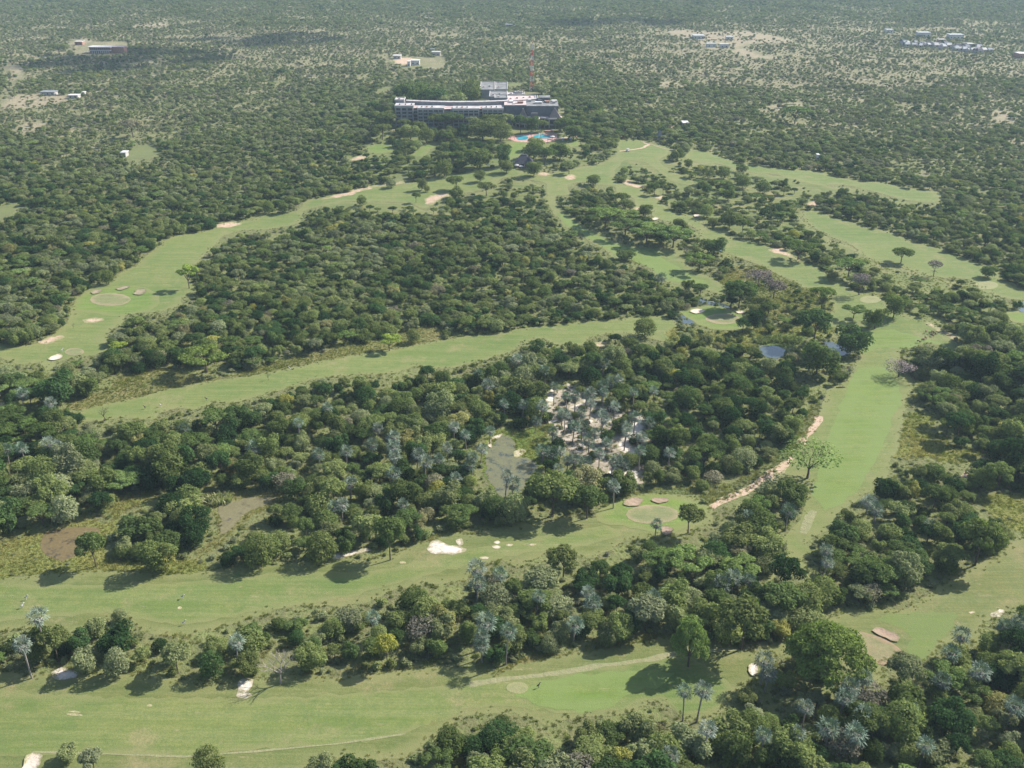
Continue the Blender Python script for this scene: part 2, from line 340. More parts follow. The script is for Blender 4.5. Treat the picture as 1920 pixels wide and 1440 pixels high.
KL = [(1885,592),(1900,580),(1990,572),(1990,604),(1920,606),(1890,603)]
# grassy ground that has trees dotted over it
FAN = [(1160,296),(1260,278),(1300,296),(1400,322),(1470,332),(1560,350),(1610,356),(1560,372),(1510,392),(1508,415),(1530,432),(1560,450),(1520,470),(1470,466),(1405,446),(1330,425),(1270,400),(1215,355),(1150,330)]
FAN2 = [(1560,455),(1600,465),(1625,483),(1700,502),(1770,525),(1830,535),(1880,562),(1860,600),(1760,610),(1690,590),(1640,552),(1590,535),(1540,505),(1500,480)]
FAN3 = [(600,380),(660,378),(760,382),(800,396),(830,384),(900,362),(960,338),(1010,345),(1020,400),(900,395),(820,410),(640,398)]
RES = [(640,270),(720,250),(900,246),(1060,250),(1150,262),(1158,296),(1085,312),(975,316),(830,326),(720,340),(660,330),(640,300)]
ISLE = [(1275,585),(1292,578),(1330,573),(1352,574),(1372,584),(1392,588),(1400,594),(1404,612),(1372,620),(1335,618),(1307,608),(1288,596)]
ISLEG = [(1322,600),(1330,592),(1355,588),(1382,592),(1386,600),(1370,608),(1345,608)]
RISLE = [(1262,612),(1300,618),(1370,622),(1440,612),(1500,608),(1560,612),(1568,622),(1510,630),(1440,628),(1420,650),(1400,658),(1340,652),(1290,640),(1255,640)]
RIGHTISLE = [(1350,530),(1372,500),(1425,498),(1460,515),(1500,540),(1545,545),(1560,580),(1530,600),(1450,600),(1405,570),(1400,550)]
R1 = [(-60,1024),(0,1018),(50,1003),(112,993),(125,980),(150,968),(205,982),(210,955),(225,930),(260,922),(295,918),(300,933),(255,950),(225,968),(212,995),(205,1015),(200,1050),(385,1050),(392,1068),(330,1076),(200,1070),(60,1078),(-60,1085)]
R2 = [(385,925),(440,920),(530,925),(525,945),(480,965),(450,985),(430,1005),(400,1030),(372,1047),(368,1034),(400,1010),(408,985),(400,955)]
R3 = [(1697,787),(1720,772),(1747,775),(1757,792),(1742,812),(1772,818),(1787,838),(1822,842),(1842,850),(1822,868),(1800,870),(1760,866),(1740,856),(1700,862),(1678,860),(1686,835)]
R4 = [(1828,937),(1850,928),(1890,925),(1990,928),(1990,980),(1920,998),(1880,985),(1862,970),(1850,955)]
R5 = [(1538,748),(1540,765),(1522,800),(1502,832),(1470,868),(1440,895),(1404,920),(1345,945),(1312,936),(1330,922),(1345,912),(1385,900),(1402,888),(1425,868),(1462,852),(1486,822),(1505,790),(1520,760)]
R6 = [(1130,945),(1150,932),(1170,922),(1240,915),(1310,918),(1320,928),(1240,926),(1170,934),(1130,955)]
R7 = [(800,1012),(815,1000),(850,988),(900,995),(890,1005),(860,1000),(830,1004),(812,1014)]
R8 = [(920,1268),(955,1246),(1000,1228),(1080,1222),(1180,1200),(1265,1182),(1275,1190),(1180,1206),(1100,1220),(1030,1232),(965,1250),(925,1272)]
REEDBANK = [(1418,645),(1425,628),(1470,622),(1512,628),(1500,645),(1480,652),(1445,650)]
P_RIM = [(905,850),(915,820),(932,808),(960,802),(985,806),(1040,790),(1035,812),(1022,830),(1022,870),(1005,885),(985,905),(970,925),(935,928),(912,905)]
P2 = [(942,815),(962,822),(967,840),(975,855),(1000,865),(1012,872),(1010,880),(995,892),(990,905),(977,917),(962,932),(938,930),(920,905),(912,880),(912,855),(922,835)]
ISLET = [(963,850),(975,842),(985,846),(978,855),(966,858)]
MARSH2 = [(962,820),(985,808),(1020,797),(1042,790),(1035,806),(1015,820),(1015,870),(995,862),(975,854),(968,838)]
QZ = [(1005,770),(1030,730),(1060,715),(1110,735),(1150,760),(1215,775),(1228,800),(1215,860),(1222,905),(1180,918),(1130,900),(1090,870),(1050,840),(1010,800)]
SANDS = [[(1035,727),(1043,730),(1040,745),(1035,762),(1020,775),(1010,780),(1007,772),(1020,762),(1027,745)],
 [(1065,765),(1085,755),(1097,745),(1105,752),(1095,762),(1075,772)],[(1055,802),(1067,790),(1085,792),(1112,785),(1115,792),(1097,797),(1077,795),(1060,802)],
 [(1175,787),(1202,780),(1207,790),(1205,810),(1200,820),(1185,830),(1190,840),(1202,855),(1192,860),(1175,852),(1155,840),(1167,822),(1182,805)],
 [(1160,895),(1175,880),(1195,880),(1202,890),(1185,905),(1162,912),(1157,905)],[(1137,882),(1155,882),(1152,892),(1140,890)],
 [(915,830),(925,819),(942,813),(935,822),(923,824),(922,840),(917,838)],[(1028,788),(1040,783),(1048,788),(1038,795),(1028,794)],[(1062,722),(1066,718),(1070,724),(1064,728)],
 [(1085,830),(1100,832),(1102,840),(1088,838)],[(1018,845),(1030,842),(1035,855),(1024,858)],
 [(803,1020),(813,1013),(826,1015),(845,1022),(877,1028),(872,1034),(840,1040),(803,1035)],[(855,1013),(866,1010),(869,1021),(860,1024)],
 [(446,1280),(458,1272),(473,1276),(475,1285),(466,1296),(475,1304),(462,1311),(442,1305),(444,1293)],
 [(98,1260),(117,1252),(147,1262),(143,1270),(112,1275),(100,1270)],[(608,1045),(640,1036),(690,1028),(700,1032),(668,1040),(630,1049)],
 [(1856,1152),(1866,1146),(1880,1143),(1884,1150),(1873,1158),(1860,1158)]]
SMALLSAND = [(932,1017,6,4),(931,1026,8,4),(955,1022,7,3),(999,1021,7,3),(908,1046,9,3),(755,1055,7,3),(280,1323,5,3),(140,1335,12,2),(140,1340,16,3),(337,1140,4,4),(1822,1148,6,3),(1605,1290,7,4),(1315,1147,4,2)]
BUNKERS = [('bunker',[(1169,943),(1175,937),(1195,934),(1207,938),(1203,944),(1190,950),(1173,950)]),('bunker',[(1220,940),(1227,935),(1245,934),(1255,939),(1250,943),(1232,944)]),
 ('bunker',[(1240,994),(1245,988),(1256,989),(1262,996),(1255,1003),(1244,1004)]),
 ('bunker',[(1633,1183),(1643,1178),(1663,1182),(1683,1193),(1690,1202),(1677,1206),(1660,1198),(1640,1190)]),
 ('bare',[(170,549),(180,544),(192,544),(186,550),(174,552)]),('bare',[(217,543),(228,538),(242,537),(240,541),(226,545)]),('bare',[(251,552),(256,543),(270,542),(275,547),(268,553),(255,554)]),
 ('pale',[(89,675),(98,669),(112,664),(117,668),(112,674),(98,677)]),('pale',[(1293,586),(1300,581),(1315,580),(1324,583),(1318,587),(1306,589)]),('pale',[(1378,585),(1392,584),(1398,588),(1385,589)]),
 ('pale',[(52,1419),(62,1414),(78,1418),(79,1428),(72,1442),(68,1462),(38,1462),(42,1438)]),('sandw',[(1404,1248),(1412,1244),(1420,1250),(1421,1262),(1412,1270),(1405,1264)]),
 ('bare',[(1375,530),(1385,526),(1400,528),(1396,533)]),('pale',[(1300,404),(1308,402),(1312,406),(1304,408)]),('pale',[(1222,411),(1232,408),(1234,412),(1226,414)])]
DIRTS = [[(1002,326),(1020,323),(1032,327),(1018,330)],[(1058,332),(1070,327),(1080,330),(1078,336),(1066,338)],[(1165,340),(1185,337),(1190,345),(1212,350),(1200,353),(1170,347)],
 [(1228,371),(1245,367),(1248,371),(1236,375)],[(1187,391),(1196,387),(1202,392),(1194,396)],[(395,425),(425,417),(455,419),(430,427)],[(600,375),(640,363),(700,348),(760,340),(762,343),(700,353),(650,368)],
 [(797,376),(812,366),(838,362),(846,366),(822,376),(812,386),(800,384)],[(70,642),(85,634),(110,629),(122,632),(105,640),(85,646)],[(155,600),(180,596),(195,600),(175,606),(160,606)],
 [(1345,580),(1350,578),(1356,580),(1350,582)],[(1105,650),(1120,640),(1140,642),(1130,652),(1112,656)],[(0,756),(18,750),(30,752),(22,760),(12,768),(-20,775),(-20,760)],
 [(655,300),(675,292),(688,290),(686,296),(668,302)],[(740,110),(770,108),(785,112),(775,122),(745,122)],[(1510,383),(1530,376),(1540,384),(1522,390)],[(1440,470),(1462,462),(1480,475),(1500,490),(1470,480)],
 [(1790,640),(1760,622),(1735,608),(1742,604),(1770,618),(1800,634)]]
TAN = [[(0,190),(20,178),(60,175),(140,178),(150,186),(100,196),(60,205),(0,205)],[(245,48),(290,42),(318,40),(312,55),(280,52),(250,56)],[(125,84),(140,74),(165,72),(180,78),(160,84),(150,92),(130,95)],
 [(1245,60),(1280,55),(1340,60),(1400,58),(1480,72),(1500,84),(1470,82),(1420,82),(1370,95),(1320,92),(1280,75)],[(1340,85),(1400,90),(1440,105),(1490,100),(1460,112),(1400,110)],
 [(718,112),(745,106),(785,108),(790,116),(760,120),(725,118)],[(815,103),(830,102),(828,112),(820,115)],[(1220,155),(1260,152),(1290,165),(1250,168)],[(1430,200),(1500,190),(1520,200),(1450,210)],
 [(1850,208),(1880,205),(1920,215),(1900,235),(1860,230)],[(1690,255),(1740,262),(1790,280),(1760,275)],[(0,120),(40,122),(45,150),(10,190),(0,180),(20,150)],[(1720,330),(1735,318),(1750,325),(1740,332)],
 [(40,230),(80,225),(90,240),(60,255),(20,250)],[(1880,265),(1920,262),(1960,268),(1920,276)]]
GRASSBITS = [('lush',[(690,273),(728,271),(740,279),(722,287),(690,286)]),('lush',[(775,290),(786,276),(812,265),(822,266),(808,280),(792,293)]),('lush',[(962,264),(992,267),(989,277),(974,292),(957,301),(947,295),(940,284),(955,272)]),
 ('lush',[(1027,273),(1050,271),(1056,281),(1034,288)]),('cut',[(238,288),(256,272),(285,270),(302,282),(290,290),(285,300),(255,296),(240,304)]),
 ('cut',[(725,112),(748,108),(785,108),(788,115),(765,118),(730,118)]),('cut',[(950,156),(978,153),(980,158),(955,162)]),('cut',[(-40,395),(10,385),(50,378),(45,386),(20,400),(-40,425)]),
 ('cut',[(735,345),(745,330),(760,325),(758,345)]),('lush',[(1066,262),(1085,262),(1090,272),(1070,276)]),
 ('cut',[(705,168),(735,160),(737,166),(712,172)])]

MS, MX0, MY0, MW, MH = 2, -300, -150, 1260, 860      # mask: 2 px cells
def raster(polys):
    m = np.zeros((MH, MW), bool)
    xs = MX0 + (np.arange(MW)+0.5)*MS
    for P in polys:
        P = np.array(P, float); n = len(P)
        r0 = max(0, int((P[:, 1].min()-MY0)/MS)); r1 = min(MH, int((P[:, 1].max()-MY0)/MS)+1)
        for r in range(r0, r1):
            y = MY0+(r+0.5)*MS; c = []
            for i in range(n):
                x1, y1 = P[i]; x2, y2 = P[(i+1) % n]
                if (y1 > y) != (y2 > y): c.append(x1+(y-y1)*(x2-x1)/(y2-y1))
            c.sort()
            for a, b in zip(c[::2], c[1::2]): m[r, (xs >= a) & (xs <= b)] = True
    return m
def look(m, px, py):
    i = ((np.asarray(py)-MY0)/MS).astype(int); j = ((np.asarray(px)-MX0)/MS).astype(int)
    ok = (i >= 0) & (i < MH) & (j >= 0) & (j < MW)
    return m[np.clip(i, 0, MH-1), np.clip(j, 0, MW-1)] & ok
def ell(cx, cy, rx, ry, tilt=0.0, n=14):
    return [(cx+rx*math.cos(t)+ry*0.0, cy+ry*math.sin(t)+tilt*rx*math.cos(t)) for t in [2*math.pi*i/n for i in range(n)]]

# ------------------------------------------------------------------ ground sheets
def smooth_world(px_poly, step, jit, corner=0.0, smooth=True):
    P = np.array(px_poly, float)
    gx, gy = gp(P[:, 0], P[:, 1]); W = np.stack([gx, gy], 1); n = len(W)
    out = []
    for i in range(n):
        p0, p1, p2, p3 = W[i-1], W[i], W[(i+1) % n], W[(i+2) % n]
        L = np.linalg.norm(p2-p1); k = max(1, int(L/step))
        for j in range(k):
            t = j/k
            if smooth:
                c = 0.5*((2*p1)+(p2-p0)*t+(2*p0-5*p1+4*p2-p3)*t*t+(3*p1-p0-3*p2+p3)*t**3)
                lin = p1+(p2-p1)*t
                d = c-lin; dl = np.linalg.norm(d); mx = 0.12*L
                if dl > mx: d = d*mx/dl
                c = lin+d
            else: c = p1+(p2-p1)*t
            out.append(c)
    out = np.array(out)
    if jit > 0:
        out += rng.normal(size=out.shape)*jit*.55
        out[:, 0] += jit*(np.sin(out[:, 0]*0.9+out[:, 1]*0.7)+0.6*np.sin(out[:, 1]*2.3+1))*0.7
        out[:, 1] += jit*(np.sin(out[:, 1]*0.8-out[:, 0]*1.1+2)+0.6*np.sin(out[:, 0]*2.1))*0.7
    return out
def clean(Pw, eps):
    keep = [Pw[0]]
    for p in Pw[1:]:
        if np.hypot(*(p-keep[-1])) > eps: keep.append(p)
    if np.hypot(*(keep[0]-keep[-1])) < eps: keep.pop()
    return np.array(keep)
def inside(P, x, y):
    r = np.zeros(len(x), bool); n = len(P); j = n-1
    for i in range(n):
        xi, yi = P[i]; xj, yj = P[j]
        if yi != yj:
            r ^= ((yi > y) != (yj > y)) & (x < (xj-xi)*(y-yi)/(yj-yi)+xi)
        j = i
    return r
EDGES = []
def sheet(name, px_poly, mat, lift, jit=0.5, step=None, edge_w=5.0, smooth=True, dish=0.0, label=None, raw=None, level=None):
    if raw is None:
        P = np.array(px_poly, float); gx, gy = gp(P[:, 0], P[:, 1])
        dist = float(np.mean(gy))
        if step is None: step = min(7.0, max(1.6, dist/110))
        area = 0.5*abs(np.dot(gx, np.roll(gy, 1))-np.dot(gy, np.roll(gx, 1)))
        step = max(0.35, min(step, math.sqrt(area)/5))
        B = clean(smooth_world(px_poly, step, min(jit, step*0.25), smooth=smooth), step*0.3)
    else: B = raw; dist = float(np.mean(B[:, 1])); step = step or 3.0
    if name in ('mown_rough', 'fairway') and lift < .08: EDGES.append(B)
    x0, y0 = B.min(0); x1, y1 = B.max(0)
    q = step*1.35
    gx, gy = np.meshgrid(np.arange(x0, x1, q), np.arange(y0, y1, q))
    gx = gx.ravel()+rng.uniform(-.25, .25, gx.size)*q; gy = gy.ravel()+rng.uniform(-.25, .25, gy.size)*q
    k = inside(B, gx, gy); gx = gx[k]; gy = gy[k]
    def bdist(x, y):
        d = np.full(len(x), 1e9)
        for s in range(0, len(x), 3000):
            a = x[s:s+3000, None]; b = y[s:s+3000, None]
            ax, ay = B[:, 0], B[:, 1]; bx, by = np.roll(ax, -1), np.roll(ay, -1)
            ex, ey = bx-ax, by-ay; L = ex*ex+ey*ey+1e-9
            t = np.clip(((a-ax)*ex+(b-ay)*ey)/L, 0, 1)
            d[s:s+3000] = np.sqrt(((a-ax-t*ex)**2+(b-ay-t*ey)**2).min(1))
        return d
    if len(gx):
        d = bdist(gx, gy); k = d > step*0.4; gx = gx[k]; gy = gy[k]
    pts = [Vector(p) for p in B]+[Vector((a, b)) for a, b in zip(gx, gy)]
    nb = len(B)
    vo, eo, fo, *_ = delaunay_2d_cdt(pts, [(i, (i+1) % nb) for i in range(nb)], [], 1, 1e-4)
    vx = np.array([v[0] for v in vo]); vy = np.array([v[1] for v in vo])
    d = bdist(vx, vy)
    z = ter(vx, vy)+lift*.35*(1+np.maximum(vy, 0)/400)
    if level is not None: z = np.full(len(vx), level)
    if dish: z = z - 0  # rim stays proud of the ground, the middle sinks to the sheet's own plane
    if dish: z = z + dish*np.exp(-d/0.6)
    fs = [f for f in fo if len(f) == 3]
    me = bpy.data.meshes.new(name)
    me.from_pydata([(float(a), float(b), float(c)) for a, b, c in zip(vx, vy, z)], [], [tuple(f) for f in fs])
    a = me.attributes.new('edge', 'FLOAT', 'POINT'); a.data.foreach_set('value', np.clip(d/edge_w, 0, 1).astype(np.float32))
    me.polygons.foreach_set('use_smooth', [True]*len(me.polygons))
    nz = sum(p.normal.z for p in me.polygons)
    if nz < 0: me.flip_normals()
    me.materials.append(mat); me.update()
    o = link_mesh(name, me); tag(o, kind='structure')
    return o
def strip(name, px_line, width, mat, lift, jit=0.4):
    """a path of a given width along a line"""
    P = np.array(px_line, float); gx, gy = gp(P[:, 0], P[:, 1]); W = np.stack([gx, gy], 1)
    L = []
    for i in range(len(W)-1):
        n = max(1, int(np.linalg.norm(W[i+1]-W[i])/1.8))
        for j in range(n): L.append(W[i]+(W[i+1]-W[i])*j/n)
    L.append(W[-1]); L = np.array(L)
    T = np.gradient(L, axis=0); T /= np.linalg.norm(T, axis=1)[:, None]+1e-9
    N = np.stack([-T[:, 1], T[:, 0]], 1)
    w = width*0.5*(1+0.35*np.sin(np.arange(len(L))*0.55)+rng.uniform(-.25, .25, len(L)))
    a = L+N*w[:, None]; b = L-N*w[::-1][:, None]
    me = bpy.data.meshes.new(name); n = len(L)
    m = (a+b)/2
    V = np.concatenate([a, m, b]); z = ter(V[:, 0], V[:, 1])+lift*.35*(1+V[:, 1]/400)
    f = [(i, i+1, n+i+1, n+i) for i in range(n-1)]+[(n+i, n+i+1, 2*n+i+1, 2*n+i) for i in range(n-1)]
    me.from_pydata([(float(p[0]), float(p[1]), float(c)) for p, c in zip(V, z)], [], f)
    if sum(p.normal.z for p in me.polygons) < 0: me.flip_normals()
    ea = me.attributes.new('edge', 'FLOAT', 'POINT'); ea.data.foreach_set('value', np.concatenate([np.full(n, .3), np.full(n, .95), np.full(n, .3)]).astype(np.float32))
    me.materials.append(mat); me.update()
    o = link_mesh(name, me); tag(o, kind='structure'); return o

# the ground itself: one sheet to the horizon, finer near the camera
def make_ground():
    ys = [-300.0]; 
    while ys[-1] < 9000: ys.append(ys[-1]+ (4.5 if ys[-1] < 450 else (7.0 if ys[-1] < 1000 else (20.0 if ys[-1] < 2600 else 220.0))))
    xs = []
    x = 0.0
    while x < 7000: xs.append(x); x += 4.5 if x < 200 else (9 if x < 560 else (24 if x < 1500 else 350))
    xs = sorted([-a for a in xs[1:]]+xs)
    X, Y = np.meshgrid(np.array(xs), np.array(ys))
    Z = ter(X, Y); nx = len(xs); ny = len(ys)
    px, py, s = proj(X, Y, Z)
    # dryness of the soil: open savanna far out, sandy grazed patches, green near the course
    d = np.clip((400-py)/320, 0, 1)*0.63
    d = np.where(Y < 5, 0.0, d)
    res = np.exp(-(((px-900)/230)**2+((py-235)/75)**2))
    d = d*(1-0.85*res)
    for cx, cy, rx, ry, a in ((1750,120,330,60,.22),(1420,90,160,40,.35),(60,230,140,60,.2),(200,60,260,40,.12),(1560,190,220,60,.12),(1250,120,120,50,.1),(1880,230,80,50,.25),(620,300,120,60,.05)):
        d = d+a*np.exp(-(((px-cx)/rx)**2+((py-cy)/ry)**2))
    d = d*(1-.35*np.clip((60-py)/50, 0, 1))
    V = np.stack([X.ravel(), Y.ravel(), Z.ravel()], 1)
    idx = np.arange(nx*ny).reshape(ny, nx)
    F = np.stack([idx[:-1, :-1], idx[:-1, 1:], idx[1:, 1:], idx[1:, :-1]], -1).reshape(-1, 4)
    me = bpy.data.meshes.new('ground')
    me.vertices.add(len(V)); me.vertices.foreach_set('co', V.ravel().astype(np.float32))
    me.loops.add(F.size); me.loops.foreach_set('vertex_index', F.ravel().astype(np.int32))
    me.polygons.add(len(F)); me.polygons.foreach_set('loop_start', (np.arange(len(F))*4).astype(np.int32))
    me.update(calc_edges=True); me.validate()
    a = me.attributes.new('dry', 'FLOAT', 'POINT'); a.data.foreach_set('value', np.clip(d, 0, 1).ravel().astype(np.float32))
    me.polygons.foreach_set('use_smooth', [True]*len(me.polygons))
    me.materials.append(M['ground'])
    tag(link_mesh('ground', me), kind='structure')
make_ground()

sheet('mown_rough', A, M['cut'], .05, 1.2); sheet('fairway', A_IN, M['fair'], .10, edge_w=1.5)
sheet('fairway', B, M['cut'], .05)
sheet('mown_rough', C, M['cut'], .05); sheet('fairway', C_IN, M['fair'], .10, edge_w=3)
sheet('fairway', D, M['fair'], .05, edge_w=3)
sheet('fairway', E, M['fair'], .06); sheet('fairway', F1, M['fair'], .07); sheet('fairway', F3, M['fair'], .06)
sheet('fairway', GL, M['fair'], .06); sheet('fairway', KL, M['lush'], .06)
for P in (FAN, FAN2, FAN3): sheet('mown_rough', P, M['cut'], .035, 1.5)
sheet('resort_lawn', RES, M['cut'], .035, 1.5)
for P, m in ((RD, 'rough'), (R1, 'yellow'), (R2, 'rough'), (R3, 'yellow'), (R4, 'yellow'), (R5, 'weed'), (R6, 'weed'), (R7, 'rough'), (R8, 'rough'), (RIGHTISLE, 'rough'), (RISLE, 'yellow')):
    sheet('long_grass', P, M[m], .06, 1.0)
sheet('grass_bank', ISLE, M['lush'], .12); sheet('marsh_bank', P_RIM, M['marsh'], .05); sheet('reed_bank', REEDBANK, M['marsh'], .08)
sheet('lush_grass', [(150,556),(190,540),(250,536),(290,548),(300,566),(270,585),(215,592),(160,585),(135,580)], M['lush'], .09)
sheet('lush_grass', [(1600,640),(1660,618),(1740,636),(1790,654),(1740,642),(1700,655),(1660,650),(1620,662)], M['lushfade'], .09, edge_w=8)
sheet('lush_grass', [(960,1300),(1050,1272),(1180,1258),(1262,1262),(1240,1285),(1180,1300),(1130,1330),(1060,1332),(1000,1318)], M['lushfade'], .14, edge_w=8)
sheet('lush_grass', [(1700,1150),(1790,1150),(1790,1175),(1750,1215),(1725,1240),(1700,1225),(1705,1195),(1680,1172),(1640,1160)], M['lushcut'], .09, edge_w=9)
sheet('lush_grass', [(1140,948),(1170,932),(1240,926),(1300,934),(1330,958),(1290,985),(1250,1000),(1180,990),(1120,975)], M['lush'], .12, edge_w=4)
sheet('lush_grass', [(1612,690),(1660,690),(1690,740),(1672,790),(1650,850),(1618,900),(1580,945),(1545,955),(1525,930),(1535,880),(1558,810),(1580,750)], M['lushfade'], .10, edge_w=12)
sheet('lush_grass', [(1050,400),(1100,430),(1150,455),(1210,470),(1260,495),(1300,520),(1330,530),(1300,533),(1250,522),(1210,498),(1160,480),(1110,450),(1060,420)], M['lushfade'], .10, edge_w=12)
for nm, P in GRASSBITS: sheet('lawn', P, M['glade' if nm == 'cut' else nm], .08, 4.0, edge_w=18 if nm == 'cut' else 5)
# greens and tees
sheet('putting_green', ell(1223, 965, 50, 18), M['green'], .20, .1, edge_w=1.0)
sheet('putting_green', [(1580,1184),(1600,1181),(1633,1190),(1667,1203),(1690,1220),(1700,1234),(1690,1243),(1653,1247),(1617,1233),(1600,1213),(1587,1197)], M['wornring'], .20, .1, edge_w=1.4)
sheet('putting_green', ell(207, 562, 38, 12), M['green'], .16, .1, edge_w=1.2)
sheet('putting_green', ISLEG, M['green'], .20, .1, edge_w=1.0)
sheet('putting_green', ell(140, 660, 18, 7), M['green'], .16, .1, edge_w=1.0)
sheet('tee_ground', ell(970, 1290, 21, 11), M['tee'], .18, .1, edge_w=.6)
sheet('tee_ground', ell(1632, 562, 20, 7), M['tee'], .14, .1); sheet('tee_ground', ell(1850, 535, 22, 8), M['tee'], .14, .1)
# tracks over the grass
strip('dirt_track', [(1440,1208),(1380,1216),(1262,1227),(1180,1242),(1060,1259),(960,1273),(880,1283)], 1.6, M['track'], .13)
strip('dirt_track', [(60,1410),(200,1414),(345,1419),(480,1409),(640,1394),(760,1376)], 0.5, M['track'], .13)
strip('dirt_track', [(1505,1000),(1512,985),(1518,970),(1526,958)], 2.2, M['track'], .13)
strip('dirt_track', [(1206,268),(1216,271),(1208,277),(1190,280),(1162,284)], 2.4, M['dirt'], .12)
for P in ([(1335,952),(1362,938),(1400,918),(1438,895),(1462,876),(1484,855)], [(1500,834),(1515,815),(1528,797),(1536,780)]):
    strip('dirt_path', P, 2.7, M['dirt'], .12)
sheet('bare_ground', [(1436,890),(1450,880),(1468,874),(1482,858),(1476,878),(1458,895),(1442,905)], M['dirt'], .10)
for P in ([(1802,905),(1822,880),(1850,855),(1880,835),(1920,800),(1960,770)], [(870,248),(812,246),(770,245),(735,244)]): strip('dirt_path', P, 1.8, M['dirt'], .12)
strip('dirt_track', [(1205,266),(1250,280),(1330,282),(1390,296),(1470,312),(1560,322),(1640,338),(1760,357)], 1.6, M['bare'], .10)
strip('dirt_road', [(-60,175),(0,165),(25,140),(50,120),(60,112)], 8, M['bare'], .12)
strip('dirt_road', [(1400,220),(1440,206),(1520,205),(1600,222),(1680,228)], 5, M['bare'], .12)
strip('dirt_road', [(1040,262),(1160,245),(1200,236),(1300,240),(1330,238)], 4, M['dirt'], .12)
for P in DIRTS: sheet('bare_ground', P, M['dirt'], .11, 1.2, edge_w=3.5)
for P in TAN: sheet('dry_clearing', P, M['bare'], .08, 5.0, edge_w=16)
# sand
sheet('dry_grass', [(1565,480),(1590,470),(1615,480),(1640,490),(1620,496),(1600,505),(1572,500)], M['glade'], .12, 1, edge_w=6)
sheet('sandy_ground', QZ, M['sandy'], .05, 1.5)
for P in SANDS: sheet('sand_patch', P, M['sand'], .14, 1.1, step=1.1, edge_w=1.8)
for x, y, a, b in SMALLSAND: sheet('sand_patch', ell(x, y, a, b*.8, .05*math.sin(x)), M['palebunker'], .14, .7, step=.7, edge_w=1.0)
for k, P in BUNKERS: sheet('sand_bunker', P, {'bunker': M['bunker'], 'pale': M['palebunker'], 'bare': M['bare'], 'sandw': M['sand']}[k], .22, .25, dish=.22, edge_w=1.2)
# water
sheet('pond', P2, M['algae'], .10, .6); sheet('marsh_grass', MARSH2, M['marsh'], .16, .8); sheet('mud_islet', ISLET, M['palebunker'], .2)
sheet('pond', [(75,1020),(85,1000),(110,992),(150,988),(190,992),(178,1010),(168,1030),(140,1045),(115,1050),(88,1043)], M['brownmarsh'], .12)
sheet('pond', [(398,938),(430,940),(480,932),(518,932),(508,944),(470,958),(450,975),(430,998),(412,1003),(416,975),(406,952)], M['pinkmarsh'], .12)
sheet('pond', [(1425,650),(1450,648),(1472,655),(1462,672),(1440,672),(1427,660)], M['water'], .12)
sheet('pond', [(1548,640),(1570,645),(1599,648),(1599,660),(1575,668),(1550,660)], M['water'], .12)
sheet('pond', [(1341,459),(1350,459),(1358,466),(1350,471),(1343,468)], M['water'], .16)
sheet('pond', [(1902,568),(1925,566),(1990,572),(1990,590),(1915,585),(1905,578)], M['water'], .14)
sheet('pond', [(18,952),(26,948),(32,953),(28,960),(20,960)], M['water'], .16)
sheet('pond', [(1252,590),(1258,597),(1278,607),(1302,609),(1300,602),(1287,595),(1275,590),(1266,586),(1272,579),(1290,572),(1312,571),(1330,571),(1352,575),(1372,578),(1360,570),(1330,566),(1316,557),(1286,559),(1290,566),(1292,572),(1270,577),(1255,583)], M['water'], .10, .2)
